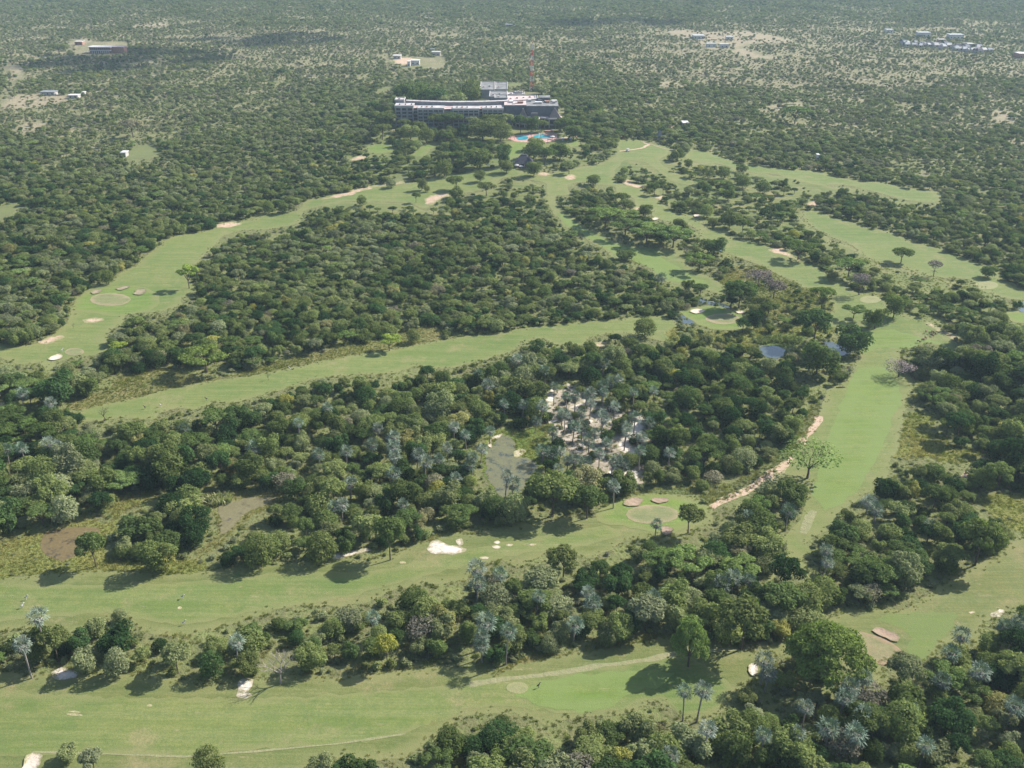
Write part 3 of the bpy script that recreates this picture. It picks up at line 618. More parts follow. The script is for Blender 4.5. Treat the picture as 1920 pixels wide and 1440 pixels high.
# ------------------------------------------------------------------ plants
def leaf_mesh(name, lobes, n, size, mat, flat=0.0, up=0.7, inner=0.15, seed=0, droop=0.0, ground=None):
    """a crown of leaf sprays spread over and inside a set of lobes (cx,cy,cz,rx,ry,rz)"""
    r = np.random.default_rng(seed)
    L = np.array(lobes, float)
    area = (L[:, 3]*L[:, 4]+L[:, 3]*L[:, 5]+L[:, 4]*L[:, 5]); pr = area/area.sum()
    li = r.choice(len(L), n, p=pr)
    d = r.normal(size=(n, 3)); d /= np.linalg.norm(d, axis=1)[:, None]
    low = (d[:, 2] < -0.25) & (r.random(n) < 0.75); d[low, 2] *= -1
    # clumps: pull directions together so that the surface is lumpy
    k = 16
    cd = r.normal(size=(len(L), k, 3)); cd /= np.linalg.norm(cd, axis=2)[:, :, None]; cd[:, :, 2] = np.abs(cd[:, :, 2])*1.0-0.15
    dots = np.einsum('ij,ikj->ik', d, cd[li]); bi = dots.argmax(1); bd = dots.max(1)
    lump = 0.74+0.36*np.clip((bd-0.5)/0.5, 0, 1)
    rad = np.where(r.random(n) < inner, r.uniform(0.35, 0.9, n), lump*(1+.10*r.normal(size=n)))
    P = L[li, :3]+d*L[li, 3:6]*rad[:, None]
    # drop leaves buried deep in other lobes
    keep = np.ones(n, bool)
    for j in range(len(L)):
        q = (P-L[j, :3])/L[j, 3:6]; inn = (q*q).sum(1) < 0.45
        keep &= ~(inn & (li != j) & (r.random(n) < 0.8))
    P = P[keep]; d = d[keep]; n = len(P)
    nr = d*np.array([.8, .8, 1.0])+r.normal(size=(n, 3))*0.5; nr[:, 2] += up; nr /= np.linalg.norm(nr, axis=1)[:, None]
    t = np.cross(nr, r.normal(size=(n, 3))); t /= np.linalg.norm(t, axis=1)[:, None]; b = np.cross(nr, t)
    s = size*r.uniform(0.65, 1.35, n)[:, None]; w = s*r.uniform(0.5, 0.8, n)[:, None]
    t = t*s; b = b*w
    V = np.stack([P-t, P-b*0.9+nr*s*0.12, P+t, P+b*0.9-nr*s*0.12], 1)
    me = bpy.data.meshes.new(name)
    me.vertices.add(4*n); me.vertices.foreach_set('co', V.reshape(-1).astype(np.float32))
    me.loops.add(4*n); me.loops.foreach_set('vertex_index', np.arange(4*n, dtype=np.int32))
    me.polygons.add(n); me.polygons.foreach_set('loop_start', np.arange(n, dtype=np.int32)*4)
    me.update(calc_edges=True)
    var = np.clip(0.5+0.28*r.normal(size=n), 0, 1)
    a = me.attributes.new('leafvar', 'FLOAT', 'FACE'); a.data.foreach_set('value', var.astype(np.float32))
    me.materials.append(mat); return me

def trunk_mesh(name, h, r0, lobes, mat, seed, lean=0.0, k=5, fork=0.35, sub=0):
    rr = random.Random(seed); m = MB()
    hx = lean*h; top = Vector((hx, lean*h*0.3, h*fork))
    m.tube([(0, 0, -0.4), (0.03, 0, h*fork*0.5), top], [r0*1.25, r0, r0*0.8], 6)
    for L in lobes:
        e = Vector(L[:3]); mid = top.lerp(e, 0.55)+Vector((rr.uniform(-.3, .3), rr.uniform(-.3, .3), rr.uniform(0, .4)))
        m.tube([tuple(top), tuple(mid), tuple(e)], [r0*0.55, r0*0.34, r0*0.14], k)
        for _ in range(sub):
            q = e+Vector((rr.uniform(-1, 1)*L[3], rr.uniform(-1, 1)*L[4], rr.uniform(.1, 1)*L[5]))
            m.tube([tuple(mid.lerp(e, rr.uniform(.2, .9))), tuple(q)], [r0*0.16, r0*0.05], 3)
    return m.mesh(name, mat)

VAR = []      # broadleaf variants: (crown mesh, trunk mesh, height, radius)
def broad_variant(i):
    rr = random.Random(100+i)
    H = rr.uniform(5.6, 7.4); R = rr.uniform(3.3, 4.2); kind = i % 4
    lobes = []
    if kind == 0:      # round, full
        lobes.append((0, 0, H*0.58, R*0.72, R*0.72, H*0.38))
        n = 6
        for j in range(4): lobes.append((R*.5*math.cos(j*1.57+.5), R*.5*math.sin(j*1.57+.5), H*.27, R*.42, R*.42, H*.17))
        for j in range(n):
            a = 2*math.pi*j/n+rr.uniform(-.4, .4); q = R*rr.uniform(.45, .62)
            lobes.append((q*math.cos(a), q*math.sin(a), H*rr.uniform(.36, .56), R*rr.uniform(.38, .52), R*rr.uniform(.38, .52), H*rr.uniform(.2, .3)))
    elif kind == 1:    # broad, several heads
        for j in range(4): lobes.append((R*.4*math.cos(j*1.6), R*.4*math.sin(j*1.6), H*.30, R*.4, R*.4, H*.18))
        for j in range(8):
            a = 2*math.pi*j/8+rr.uniform(-.4, .4); q = R*rr.uniform(.2, .72)
            lobes.append((q*math.cos(a), q*math.sin(a), H*rr.uniform(.45, .72), R*rr.uniform(.32, .5), R*rr.uniform(.32, .5), H*rr.uniform(.16, .26)))
    elif kind == 2:    # umbrella-like dome with a gap under it
        for j in range(9):
            a = 2*math.pi*j/9*1.9+rr.uniform(-.3, .3); q = R*(0.15+0.75*j/9)
            lobes.append((q*math.cos(a), q*math.sin(a), H*(0.80-0.20*(q/R)**2), R*rr.uniform(.3, .42), R*rr.uniform(.3, .42), H*rr.uniform(.13, .19)))
    else:              # low, uneven, reaching the ground
        for j in range(9):
            a = rr.uniform(0, 6.28); q = R*rr.uniform(.1, .75)
            lobes.append((q*math.cos(a), q*math.sin(a), H*rr.uniform(.25, .65), R*rr.uniform(.28, .5), R*rr.uniform(.28, .5), H*rr.uniform(.18, .3)))
    cm = leaf_mesh('broad_crown', lobes, 3500 if i < 12 else 1500, 0.25 if i < 12 else 0.25, M['leaf'], seed=200+i)
    tm = trunk_mesh('broad_trunk', H, 0.17, lobes[:6], M['bark'], 300+i, lean=rr.uniform(-.03, .03), sub=1 if i >= 12 else 0)
    return cm, tm, H, R
for i in range(14): VAR.append(broad_variant(i))
def acacia_variant(i):
    rr = random.Random(500+i); H = rr.uniform(6.5, 7.5); R = rr.uniform(4.6, 5.6); lobes = []
    for j in range(15):
        a = rr.uniform(0, 6.28); q = R*math.sqrt(rr.uniform(0, 1))*0.82
        lobes.append((q*math.cos(a), q*math.sin(a), H*(0.90-0.22*(q/R)**2+rr.uniform(-.1, .02)), R*rr.uniform(.2, .34), R*rr.uniform(.2, .34), H*rr.uniform(.045, .075)))
    cm = leaf_mesh('acacia_crown', lobes, 3300, 0.26, M['acacia'], seed=600+i, up=0.8)
    tm = trunk_mesh('acacia_trunk', H, 0.2, lobes[:9], M['bark'], 700+i, fork=0.3, sub=1)
    return cm, tm, H, R
AVAR = [acacia_variant(i) for i in range(4)]
def shrub_variant(i):
    rr = random.Random(800+i); lobes = []
    for j in range(5):
        a = rr.uniform(0, 6.28); q = rr.uniform(0, .65)
        lobes.append((q*math.cos(a), q*math.sin(a), rr.uniform(.3, .75), rr.uniform(.4, .6), rr.uniform(.4, .6), rr.uniform(.3, .5)))
    return leaf_mesh('shrub_leaves', lobes, 420, 0.15, M['leaf'], seed=900+i)
SVAR = [shrub_variant(i) for i in range(5)]
def palm_parts(i):
    rr = random.Random(40+i); H = [9.2, 7.6, 8.6, 6.4][i % 4]; lean = [0.02, -0.04, 0.09, 0.03][i % 4]
    t = MB(); t.tube([(0, 0, -.3), (lean*H*.3, 0, H*.35), (lean*H*.7, .1, H*.7), (lean*H, .1, H)], [.26, .19, .21, .17], 7)
    tx = lean*H
    def fans(n, e0, e1, rl, stalk, mb, vals, tuck=0.0):
        for k in range(n):
            az = k*2.399+rr.uniform(-.25, .25); el = e0+(e1-e0)*(k+.5)/n+rr.uniform(-.12, .12)
            d = Vector((math.cos(az)*math.cos(el), math.sin(az)*math.cos(el), math.sin(el)))
            sd = Vector((-math.sin(az), math.cos(az), 0)); up = d.cross(sd)*-1
            if up.z < 0 and el > -1.2: up = -up
            o = Vector((tx, .1, H)); L = stalk*rr.uniform(.85, 1.15); hub = o+d*L
            mb.quad(tuple(o-sd*.03), tuple(o+sd*.03), tuple(hub+sd*.03), tuple(hub-sd*.03)); vals.append(.5)
            nb = 9; rad = rl*rr.uniform(.85, 1.1)
            for b in range(nb):
                a = (b/(nb-1)-.5)*3.6; dirb = d*math.cos(a)+sd*math.sin(a)+up*(.18 if b % 2 else -.05)
                tip = hub+dirb*rad*(1-.12*abs(a))-Vector((0, 0, .25*rad*abs(math.sin(a))+.12)); w = sd*math.cos(a)-d*math.sin(a)
                midp = hub+dirb*rad*.55
                mb.quad(tuple(hub), tuple(midp-w*.12), tuple(tip), tuple(midp+w*.12)); vals.append(rr.random())
    c = MB(); cv = []; fans(19, 1.35, -.5, 1.45, 1.45, c, cv)
    s = MB(); sv = []; fans(14, -.55, -1.25, .9, .9, s, sv)
    cm = c.mesh('palm_fronds', M['palmleaf']); sm = s.mesh('palm_skirt', M['palmdead'])
    for me, v in ((cm, cv), (sm, sv)):
        a = me.attributes.new('leafvar', 'FLOAT', 'FACE'); a.data.foreach_set('value', np.array(v, np.float32))
    return t.mesh('palm_trunk', M['palebark']), cm, sm, H
PVAR = [palm_parts(i) for i in range(4)]
def branch_mesh(name, H, R, seed, mat, levels=3, r0=.2, spread=.75, n0=4):
    rr = random.Random(seed); m = MB()
    def grow(p, d, L, r, lv):
        e = p+d*L; m.tube([tuple(p), tuple(p.lerp(e, .5)+Vector((rr.uniform(-1, 1), rr.uniform(-1, 1), 0))*L*.06), tuple(e)], [r, r*.8, r*.6], 5 if lv > 1 else 3)
        if lv == 0: return
        for k in range(n0 if lv == levels else 3):
            a = 2*math.pi*(k+rr.random()*.6)/(n0 if lv == levels else 3)
            nd = (d+Vector((math.cos(a), math.sin(a), rr.uniform(-.1, .25)))*spread*rr.uniform(.7, 1.2)).normalized()
            grow(p.lerp(e, rr.uniform(.8, 1)), nd, L*rr.uniform(.55, .8), r*.55, lv-1)
    grow(Vector((0, 0, -.2)), Vector((.03, 0, 1)).normalized(), H*.38, r0, levels)
    return m.mesh(name, mat)
BVAR = [branch_mesh('bare_branches', 5.5, 3, 50+i, M['palebark' if i == 1 else 'bark'], 4, .17) for i in range(3)]

def add_part(name, me, parent, tint):
    o = link_mesh(name, me, parent); o['tint'] = float(tint); return o
def base_loc(px, py):
    g = G(px, py); return g

KHARD = raster(SANDS[11:]+[REEDBANK,[(1425,650),(1450,648),(1472,655),(1462,672),(1440,672),(1427,660)],[(1550,640),(1570,645),(1599,648),(1599,662),(1575,668),(1550,660)],[(500,1225),(556,1225),(560,1290),(495,1290)],[(1328,948),(1400,905),(1440,882),(1500,828),(1540,778),(1550,790),(1512,842),(1450,902),(1335,964)]]+[A, B, C, D, E, F1, F3, GL, KL, RD, R1, R2, R3, R4, R6, R7, R8, ISLE, P_RIM, P2]+[p for _, p in GRASSBITS])
KR5 = raster([R5]); KSEMI = raster([RIGHTISLE, RISLE, QZ]); KFAN = raster([FAN, FAN2, FAN3]); KRES = raster([RES])
KTAN = raster(TAN); KSAND = raster(SANDS+DIRTS+[p for _, p in BUNKERS])
BLD = [(736,217,946,241),(944,205,1062,243),(896,172,1012,216),(140,78,240,104),(955,292,1005,318),(755,108,835,130),(940,240,1045,270)]
NOWOOD = raster([[(a,b),(c,b),(c,d),(a,d)] for a, b, c, d in BLD[:1]])
KB = raster([[(a,b),(c,b),(c,d),(a,d)] for a, b, c, d in BLD])
KPOOL = raster([[(935,244),(1048,238),(1056,272),(940,274)]])

# trees one can point to: (kind, base px, base py, crown width px, height px, tint, label)
EX = [
('huge',1545,1278,156,106,.80,'huge feathery green acacia beside the worn putting green, widest crown in the photo'),
 ('acacia2',1290,1250,74,84,.6,'light green rounded tree standing alone on the near fairway above its long shadow'),
 ('broad',1390,1218,96,92,.32,'wide bushy tree left of the huge feathery acacia, over the grass path'),
 ('broad',1469,1112,62,68,.0,'very dark dense round evergreen on the mown neck of the right fairway'),
 ('broad',1828,1060,82,84,.25,'wide dark tree with visible trunk at the edge of the right fairway'),
 ('broad',1208,631,44,38,.3,'round tree alone at the end of the long diagonal fairway, left of the island green'),
 ('broad',1070,661,24,24,.3,'small round tree by itself below the long diagonal fairway'),
 ('acacia',1600,597,44,27,.1,'flat-topped dark acacia on the mown grass left of two taller trees'),
 ('broad',1640,616,42,48,.2,'tall oval tree in the middle of the grass where the fairways meet'),
 ('broad',1675,595,44,47,.18,'tall leaning tree just right of the oval tree where the fairways meet'),
 ('twigtree',1610,553,42,38,.5,'purplish thin-leaved tree on the middle right fairway'),
 ('broad',1689,493,42,28,.15,'round dark tree standing alone on the third right-hand fairway'),
 ('twigtree',1750,518,34,28,.7,'grey bare fan-shaped tree right of the lone round tree on the third fairway'),
 ('broad',1852,520,32,24,.1,'small round dark tree near the right end of the third fairway'),
 ('broad',1557,527,22,26,.4,'thin tree at the edge of the middle right fairway'),
 ('acacia',1496,487,54,38,.3,'flat-topped acacia casting an oval shadow on the middle right fairway'),
 ('acacia',1590,520,58,38,.5,'pale flat-topped acacia between the second and third right-hand fairways'),
 ('acacia',1540,580,48,44,.75,'bright green feathery acacia beside the middle right fairway bend'),
 ('broad',1112,347,30,21,.2,'small round tree right of the clubhouse end of the fan fairways'),
 ('broad',1001,330,30,29,.25,'round tree in front of the dark roofed clubhouse'),
 ('broad',1067,326,26,24,.5,'grey-green small tree right of the clubhouse'),
 ('broad',1165,383,30,22,.2,'round tree at the left edge of the second fan fairway, highest of that pair'),
 ('broad',1172,395,30,20,.3,'low round tree below its twin beside the second fan fairway'),
 ('broad',1210,406,28,26,.2,'round tree standing at the foot of the second fan fairway tree group'),
 ('broad',1227,366,22,23,.15,'small tree with a dark shadow on the second fan fairway'),
 ('broad',1243,365,16,20,.3,'slim tree right beside the small shaded tree on the fan'),
 ('broad',1290,316,18,20,.3,'small tree alone at the top of the fan fairways'),
 ('broad',1270,301,28,26,.25,'round tree nearest the small parking end at the top of the fan'),
 ('broad',1327,335,26,24,.4,'round tree in the upper tree row of the fan'),
 ('broad',1357,336,26,24,.2,'round tree right of centre in the upper tree row of the fan'),
 ('broad',1390,323,24,18,.15,'flat round tree at the top right of the fan tree row'),
 ('broad',1392,353,28,26,.3,'dark round tree in the right part of the fan'),
 ('broad',1430,363,27,25,.25,'round tree with oval shadow at the right of the fan'),
 ('broad',1365,376,30,28,.2,'round tree with thin trunk in the middle of the fan'),
 ('broad',1325,408,26,26,.45,'round tree beside the lower lane of the fan'),
 ('broad',1367,428,36,36,.3,'larger tree at the edge of the second fan fairway'),
 ('broad',1392,436,28,26,.2,'dark tree right of the larger tree on the second fan fairway'),
 ('broad',1407,448,22,20,.45,'grey-green tree at the lower end of the fan tree row'),
 ('acacia',1135,427,72,32,.6,'wide flat bright acacia, upper left of the acacia grove on the fan'),
 ('acacia',1172,443,66,34,.35,'dark green flat acacia in the middle of the acacia grove on the fan'),
 ('acacia',1212,456,72,36,.55,'bright layered acacia in the lower middle of the acacia grove'),
 ('acacia',1262,464,66,40,.5,'tall layered acacia at the right of the acacia grove'),
 ('broad',1240,458,40,36,.05,'dark tree between the two lower acacias of the grove'),
 ('broad',1275,434,30,28,.4,'grey-green tree behind the acacia grove'),
 ('acacia',1180,418,40,24,.6,'small flat acacia behind the acacia grove'),
 ('acacia',1311,508,54,34,.7,'umbrella-shaped pale acacia at the end of the left fan fairway'),
 ('broad',1338,478,48,38,.1,'dark tree beside the tiny pond on the second fan fairway'),
 ('broad',1290,545,24,26,.2,'dark small tree at the lower end of the left fan fairway, left of a pair'),
 ('broad',1312,556,32,24,.1,'dark low tree at the lower end of the left fan fairway, right of a pair'),
 ('broad',1172,487,36,20,.15,'dark low tree jutting into the left fan fairway'),
 ('broad',1385,578,62,52,.1,'large bright tree above the island green'),
 ('broad',1370,580,26,22,.0,'very dark low tree at the water above the island green'),
 ('broad',1413,618,30,40,.0,'very dark round tree at the right edge of the island green'),
 ('broad',1392,624,30,28,.02,'dark low tree at the lower right edge of the island green'),
 ('twigtree',1420,545,62,40,.3,'purplish spreading tree right of the large tree above the island green'),
 ('twigtree',1450,560,50,36,.4,'second purplish tree by the middle right fairway'),
 ('broad',1525,645,66,66,.05,'large dark tree over the right hand pond, left of a pair'),
 ('broad',1594,660,66,58,.05,'large dark spreading tree over the right hand pond, right of a pair'),
 ('broad',1530,705,78,80,.12,'big dark tree below the right hand pond at the fairway edge'),
 ('broad',791,357,21,26,.4,'slim tree left of its twin on the upper left fairway'),
 ('broad',801,360,12,13,.4,'tiny tree right of its twin on the upper left fairway'),
 ('broad',780,380,18,20,.2,'small tree below the twin trees on the upper left fairway'),
 ('broad',679,386,20,21,.2,'small round tree at the lower edge of the upper left fairway'),
 ('broad',734,352,20,17,.6,'grey round tree at the upper edge of the upper left fairway'),
 ('broad',855,356,34,26,.2,'round dark tree on the upper left fairway, higher of two'),
 ('broad',855,372,32,24,.2,'round dark tree on the upper left fairway, lower of two'),
 ('broad',912,367,34,26,.35,'round tree left of the clubhouse fairway end'),
 ('broad',833,331,34,32,.3,'round tree above the upper left fairway'),
 ('broad',895,316,52,44,.2,'large bright tree left of the clubhouse'),
 ('broad',945,312,30,46,.05,'very dark tree touching the left side of the clubhouse'),
 ('broad',950,324,28,24,.35,'round tree in front of the clubhouse left corner'),
 ('broad',900,341,22,22,.3,'small tree on the grass below the large bright tree'),
 ('acacia',355,541,40,46,.9,'bright green feathery tree at the right edge of the left green'),
 ('broad',204,533,24,29,.3,'round tree with trunk at the edge above the left green'),
 ('broad',217,516,20,22,.3,'slim tree above the left green'),
 ('broad',532,400,24,24,.2,'round tree at the top edge of the left fairway, middle of three'),
 ('broad',504,400,24,24,.2,'round tree at the top edge of the left fairway, left of three'),
 ('broad',556,395,17,31,.45,'tall slim tree at the top edge of the left fairway, right of three'),
 ('acacia',388,698,88,50,.85,'wide bright green flat-topped tree over the rough of the diagonal fairway'),
 ('acacia',222,662,38,22,1.0,'yellow-green flat tree below the left fairway'),
 ('acacia',730,658,44,32,.95,'bright lime flat-topped tree at the upper edge of the diagonal fairway'),
 ('broad',775,643,26,28,.4,'slim round tree right of the bright lime one by the diagonal fairway'),
 ('broad',727,1250,48,62,1.0,'yellow-leaved tree in the wooded belt between the two nearest fairways'),
 ('broad',1163,1445,42,62,.98,'lime green tree at the bottom edge of the photo'),
 ('broad',1685,1292,74,64,.80,'olive tree standing in front of the worn putting green'),
 ('broad',163,1262,52,50,.55,'umbrella-topped tree with a clear dark trunk in the lower left belt'),
 ('broad',222,1267,44,54,.6,'pale grey-green tree right of the umbrella-topped one in the lower left belt'),
 ('broad',224,1225,70,60,.0,'very dark dense round tree in the lower left belt'),
 ('broad',183,1195,40,40,.5,'soft green tree left of the very dark dense one in the lower left belt'),
 ('broad',226,1166,26,26,.55,'small tree peeking above the very dark dense one'),
 ('broad',110,1240,54,62,.35,'full green tree between the palm and the umbrella-topped tree'),
 ('broad',180,1062,56,62,.15,'dark upright tree beside the brown marsh pond'),
 ('broad',300,1070,62,60,.25,'round dark tree right of the brown marsh pond on the fairway edge'),
 ('broad',312,1068,42,48,.97,'yellow-green round tree on the edge of the second fairway'),
 ('broad',489,1060,62,60,.3,'rounded tree with visible trunk on the edge of the second fairway'),
 ('broad',603,1050,60,54,.35,'spreading tree with visible trunk beside the sand under the trees'),
 ('broad',732,1050,66,80,.15,'tall dark tree at the wood corner left of the white sand patch'),
 ('broad',1056,1085,60,60,.4,'open round tree with dark trunk at the top of the central belt'),
 ('broad',1290,1000,52,54,.4,'round tree right of the palm beside the round putting green'),
 ('broad',110,760,72,70,.02,'dark dense tree below the left fairway near the pale palm'),
 ('broad',130,1425,42,30,.5,'small pale tree at the bottom left edge'),('broad',178,1450,44,42,.6,'second small pale tree at the bottom left edge'),('broad',395,1455,60,55,.4,'round tree cut by the bottom edge'),
 ('broad',165,175,14,12,.1,'dark round tree on the dry clearing, far left'),('broad',118,178,16,12,.1,'dark tree by the low shed on the dry clearing'),('broad',147,180,14,14,.1,'dark tree right of the low shed on the dry clearing'),
 ('broad',112,103,34,22,.78,'bright green large tree left of the far long house'),('broad',528,150,18,22,.05,'very dark lone tree in the far open bush'),
 ('broad', 846, 245, 46, 34, 0.12, 'very green large tree in front of the hotel middle, left'),
 ('broad', 822, 240, 40, 28, 0.3, 'olive tree in front of the hotel, left of the very green one'),
 ('broad', 885, 243, 28, 24, 0.6, 'pale yellowish tree in front of the hotel right of the very green one'),
 ('broad', 905, 262, 58, 40, 0.3, 'wide bright green tree below the hotel middle'),
 ('broad', 938, 264, 44, 38, 0.35, 'bright green tree left of the pool'),
 ('broad', 918, 240, 40, 30, 0.3, 'light tree hiding the foot of the hotel wing'),
 ('broad', 950, 243, 34, 30, 0.5, 'olive tree left of the dining terrace'),
 ('broad', 976, 252, 30, 36, 0.1, 'tall dark tree left behind the pool'),
 ('broad', 997, 250, 30, 34, 0.1, 'tall dark tree right behind the pool'),
 ('broad', 1016, 247, 26, 22, 0.3, 'green tree behind the right pool basin'),
 ('broad', 1052, 246, 30, 26, 0.3, 'tree beside the right end of the hotel'),
 ('broad', 725, 240, 44, 34, 0.2, 'dark round tree at the left end of the hotel'),
 ('broad', 757, 247, 28, 24, 0.3, 'small tree at the foot of the left hotel block'),
 ('broad', 787, 252, 30, 28, 0.3, 'green tree below the left hotel block'),
 ('broad', 717, 262, 36, 30, 0.3, 'dark tree below and left of the hotel'),
 ('broad', 770, 262, 34, 30, 0.45, 'olive tree on the lawn edge below the hotel'),
 ('broad', 800, 268, 36, 30, 0.35, 'round tree on the lawn below the hotel'),
 ('broad', 1075, 262, 40, 30, 0.15, 'dark tree right of the pool'),
 ('broad', 1063, 252, 34, 30, 0.15, 'green tree right behind the pool'),
 ('broad', 765, 208, 50, 50, 0.12, 'large dark green tree behind the left end of the hotel'),
 ('broad', 812, 210, 56, 50, 0.05, 'large very dark tree behind the hotel left wing'),
 ('broad', 848, 212, 56, 42, 0.5, 'large olive tree behind the hotel middle'),
 ('broad', 884, 195, 40, 46, 0.3, 'tall bright tree behind the hotel left of the grey roofs'),
 ('broad', 790, 200, 40, 46, 0.15, 'large green tree farthest behind the hotel left wing'),
 ('broad', 905, 212, 44, 26, 0.4, 'olive tree between the hotel wing and the grey roofs'),
 ('broad', 1016, 177, 34, 20, 0.55, 'light green tree right of the service roofs'),
 ('broad', 1001, 298, 40, 34, 0.2, 'dark tree behind the clubhouse right side'),
 ('broad', 1022, 312, 44, 36, 0.1, 'dark tree right of the clubhouse'),
 ('broad', 1050, 300, 44, 36, 0.15, 'dark tree right of the lawn above the clubhouse'),
 ('broad', 1005, 282, 30, 26, 0.45, 'grey-green tree on the lawn between pool and clubhouse'),
 ('broad',1036,968,92,78,.28,'largest rounded tree between the weedy pond and the round putting green'),
 ('broad',1100,972,66,60,.12,'dark round tree right of the largest tree below the weedy pond'),
 ('broad',966,978,54,56,.5,'bright round tree at the near end of the weedy pond'),
 ('broad',1010,930,50,40,.2,'dark tree at the right shore of the weedy pond'),
 ('acacia',1490,232,60,22,.05,'dark flat clump of acacia in the far right bush'),
 ('broad',250,258,44,36,.9,'grey leafless-looking large tree in the far left bush'),
]
def huge_variant():
    rr = random.Random(9); H, R = 9.5, 9.0; lobes = []
    for j in range(46):
        a = j*2.399+rr.uniform(-.3, .3); q = R*math.sqrt((j+.5)/46)*.86
        lobes.append((q*math.cos(a), q*math.sin(a), H*(.90-.62*(q/R)**2.2)+rr.uniform(-.5, .3), rr.uniform(1.5, 2.3), rr.uniform(1.5, 2.3), rr.uniform(.55, .95)))
    cm = leaf_mesh('huge_crown', lobes, 15000, .26, M['acacia'], seed=99, up=.9)
    return cm, trunk_mesh('huge_trunk', H, .42, lobes[::4], M['bark'], 98, fork=.25, sub=1), H, R
HUGE = huge_variant()
TREES = []        # (px,py,label) for the near-landmark text
def place_tree(kind, px, py, wpx, hpx, tint, label, cat='tree', group=None, rz=None):
    g = G(px, py); s = float(proj(g.x, g.y, g.z)[2])
    vis = math.cos(math.atan2(CAM_H, g.y))
    i = random.randrange(4)
    if kind == 'acacia2': cm, tm, H, R = HUGE
    elif kind == 'acacia': cm, tm, H, R = AVAR[i]
    elif kind == 'twigtree': cm, tm, H, R = VAR[12+i % 2]
    elif kind == 'huge': cm, tm, H, R = HUGE
    else:
        i = [0, 4, 1, 5, 8, 9, 2, 6, 10, 3][random.randrange(10)] if wpx < hpx*1.5 else [2, 6, 10, 1][random.randrange(4)]
        cm, tm, H, R = VAR[i]
    wm = wpx/s; hm = max(wm*.55, (hpx/s-wm*.5*(1-vis)*.6)/max(.55, vis))
    hm = min(hm, wm*1.5)
    nm = {'acacia2': 'acacia_tree', 'huge': 'acacia_tree', 'acacia': 'acacia_tree', 'twigtree': 'thin_leaved_tree', 'broad': 'broadleaf_tree'}[kind]
    r = empty(nm, g, rz if rz is not None else random.uniform(0, 6.28))
    r.scale = (wm/2/R, wm/2/R, hm/H)
    tag(r, label, cat, group)
    c = add_part('crown', cm, r, tint); add_part('trunk', tm, r, tint)
    if kind == 'twigtree': c.data = TWIG[i % 2]
    TREES.append((px, py, nm)); return r
TWIG = [leaf_mesh('thin_crown', [(1.8*math.cos(a), 1.8*math.sin(a), 4.6+.5*math.sin(3*a), 1.5, 1.5, .9) for a in [j*6.283/7 for j in range(7)]]+[(0, 0, 5, 1.6, 1.6, 1)], 1300, .2, M['twig'], seed=77+i) for i in range(2)]
for e in EX: place_tree(*e)
NB_EX = sum(1 for e in EX if e[0] == 'broad')

# bare and dead trees
def bare(px, py, hpx, v, label, nm='dead_tree', leaves=None, rz=0.0, wide=1.0):
    g = G(px, py); s = float(proj(g.x, g.y, g.z)[2]); vis = math.cos(math.atan2(CAM_H, g.y)); k = hpx/s/vis/5.2
    r = empty(nm, g, rz); r.scale = (k*wide, k*wide, k); tag(r, label, 'tree')
    link_mesh('branches', BVAR[v], r)
    if leaves is not None:
        me = leaf_mesh('sparse_leaves', [(2.3*math.cos(a), 2.3*math.sin(a), 3.9+.5*math.sin(2*a), 1.3, 1.3, .8) for a in [j*.7854 for j in range(8)]]+[(0, 0, 4.7, 1.6, 1.6, .7)], 1000, .17, M['acacia' if leaves < 2 else 'twig'], seed=5)
        add_part('crown', me, r, .55)
    return r
bare(1513, 897, 58, 0, 'open-crowned thorn tree with a forked dark trunk on the long right fairway', 'thorn_tree', 1, .6, 1.25)
bare(1588, 714, 30, 1, 'leafless pale dead tree at the left edge of the long right fairway')
bare(1684, 707, 26, 0, 'thin grey spreading tree casting a feathery shadow on the long right fairway', 'thorn_tree', 2, 1.2, 1.5)
bare(1712, 720, 20, 2, 'short leaning dead trunk at the right edge of the long right fairway', rz=2)
bare(503, 713, 15, 2, 'dead forked trunk standing alone on the diagonal fairway', wide=.7)
bare(196, 789, 26, 2, 'two-stemmed dead tree at the near edge of the diagonal fairway', rz=1)
bare(527, 1282, 54, 1, 'leafless pale dead tree right of the white sand patch in the near belt')
bare(138, 616, 11, 2, 'small dead stump beside the left green', wide=.6)
bare(1448, 465, 14, 0, 'slim bare tree on the second fan fairway', wide=.6)
bare(1285, 480, 18, 1, 'small bare tree at the upper right of the left fan fairway', wide=.8)
g = G(1576, 727); lg = MB().tube([(-1.6, -.2, .22), (0, 0, .25), (1.7, .15, .2)], [.2, .22, .14], 7).tube([(.4, .05, .3), (1.2, .7, .6)], [.1, .05], 5)
o = lg.obj('fallen_log', M['bark']); o.location = g; tag(o, 'dark fallen log lying on the grass of the long right fairway', 'log')

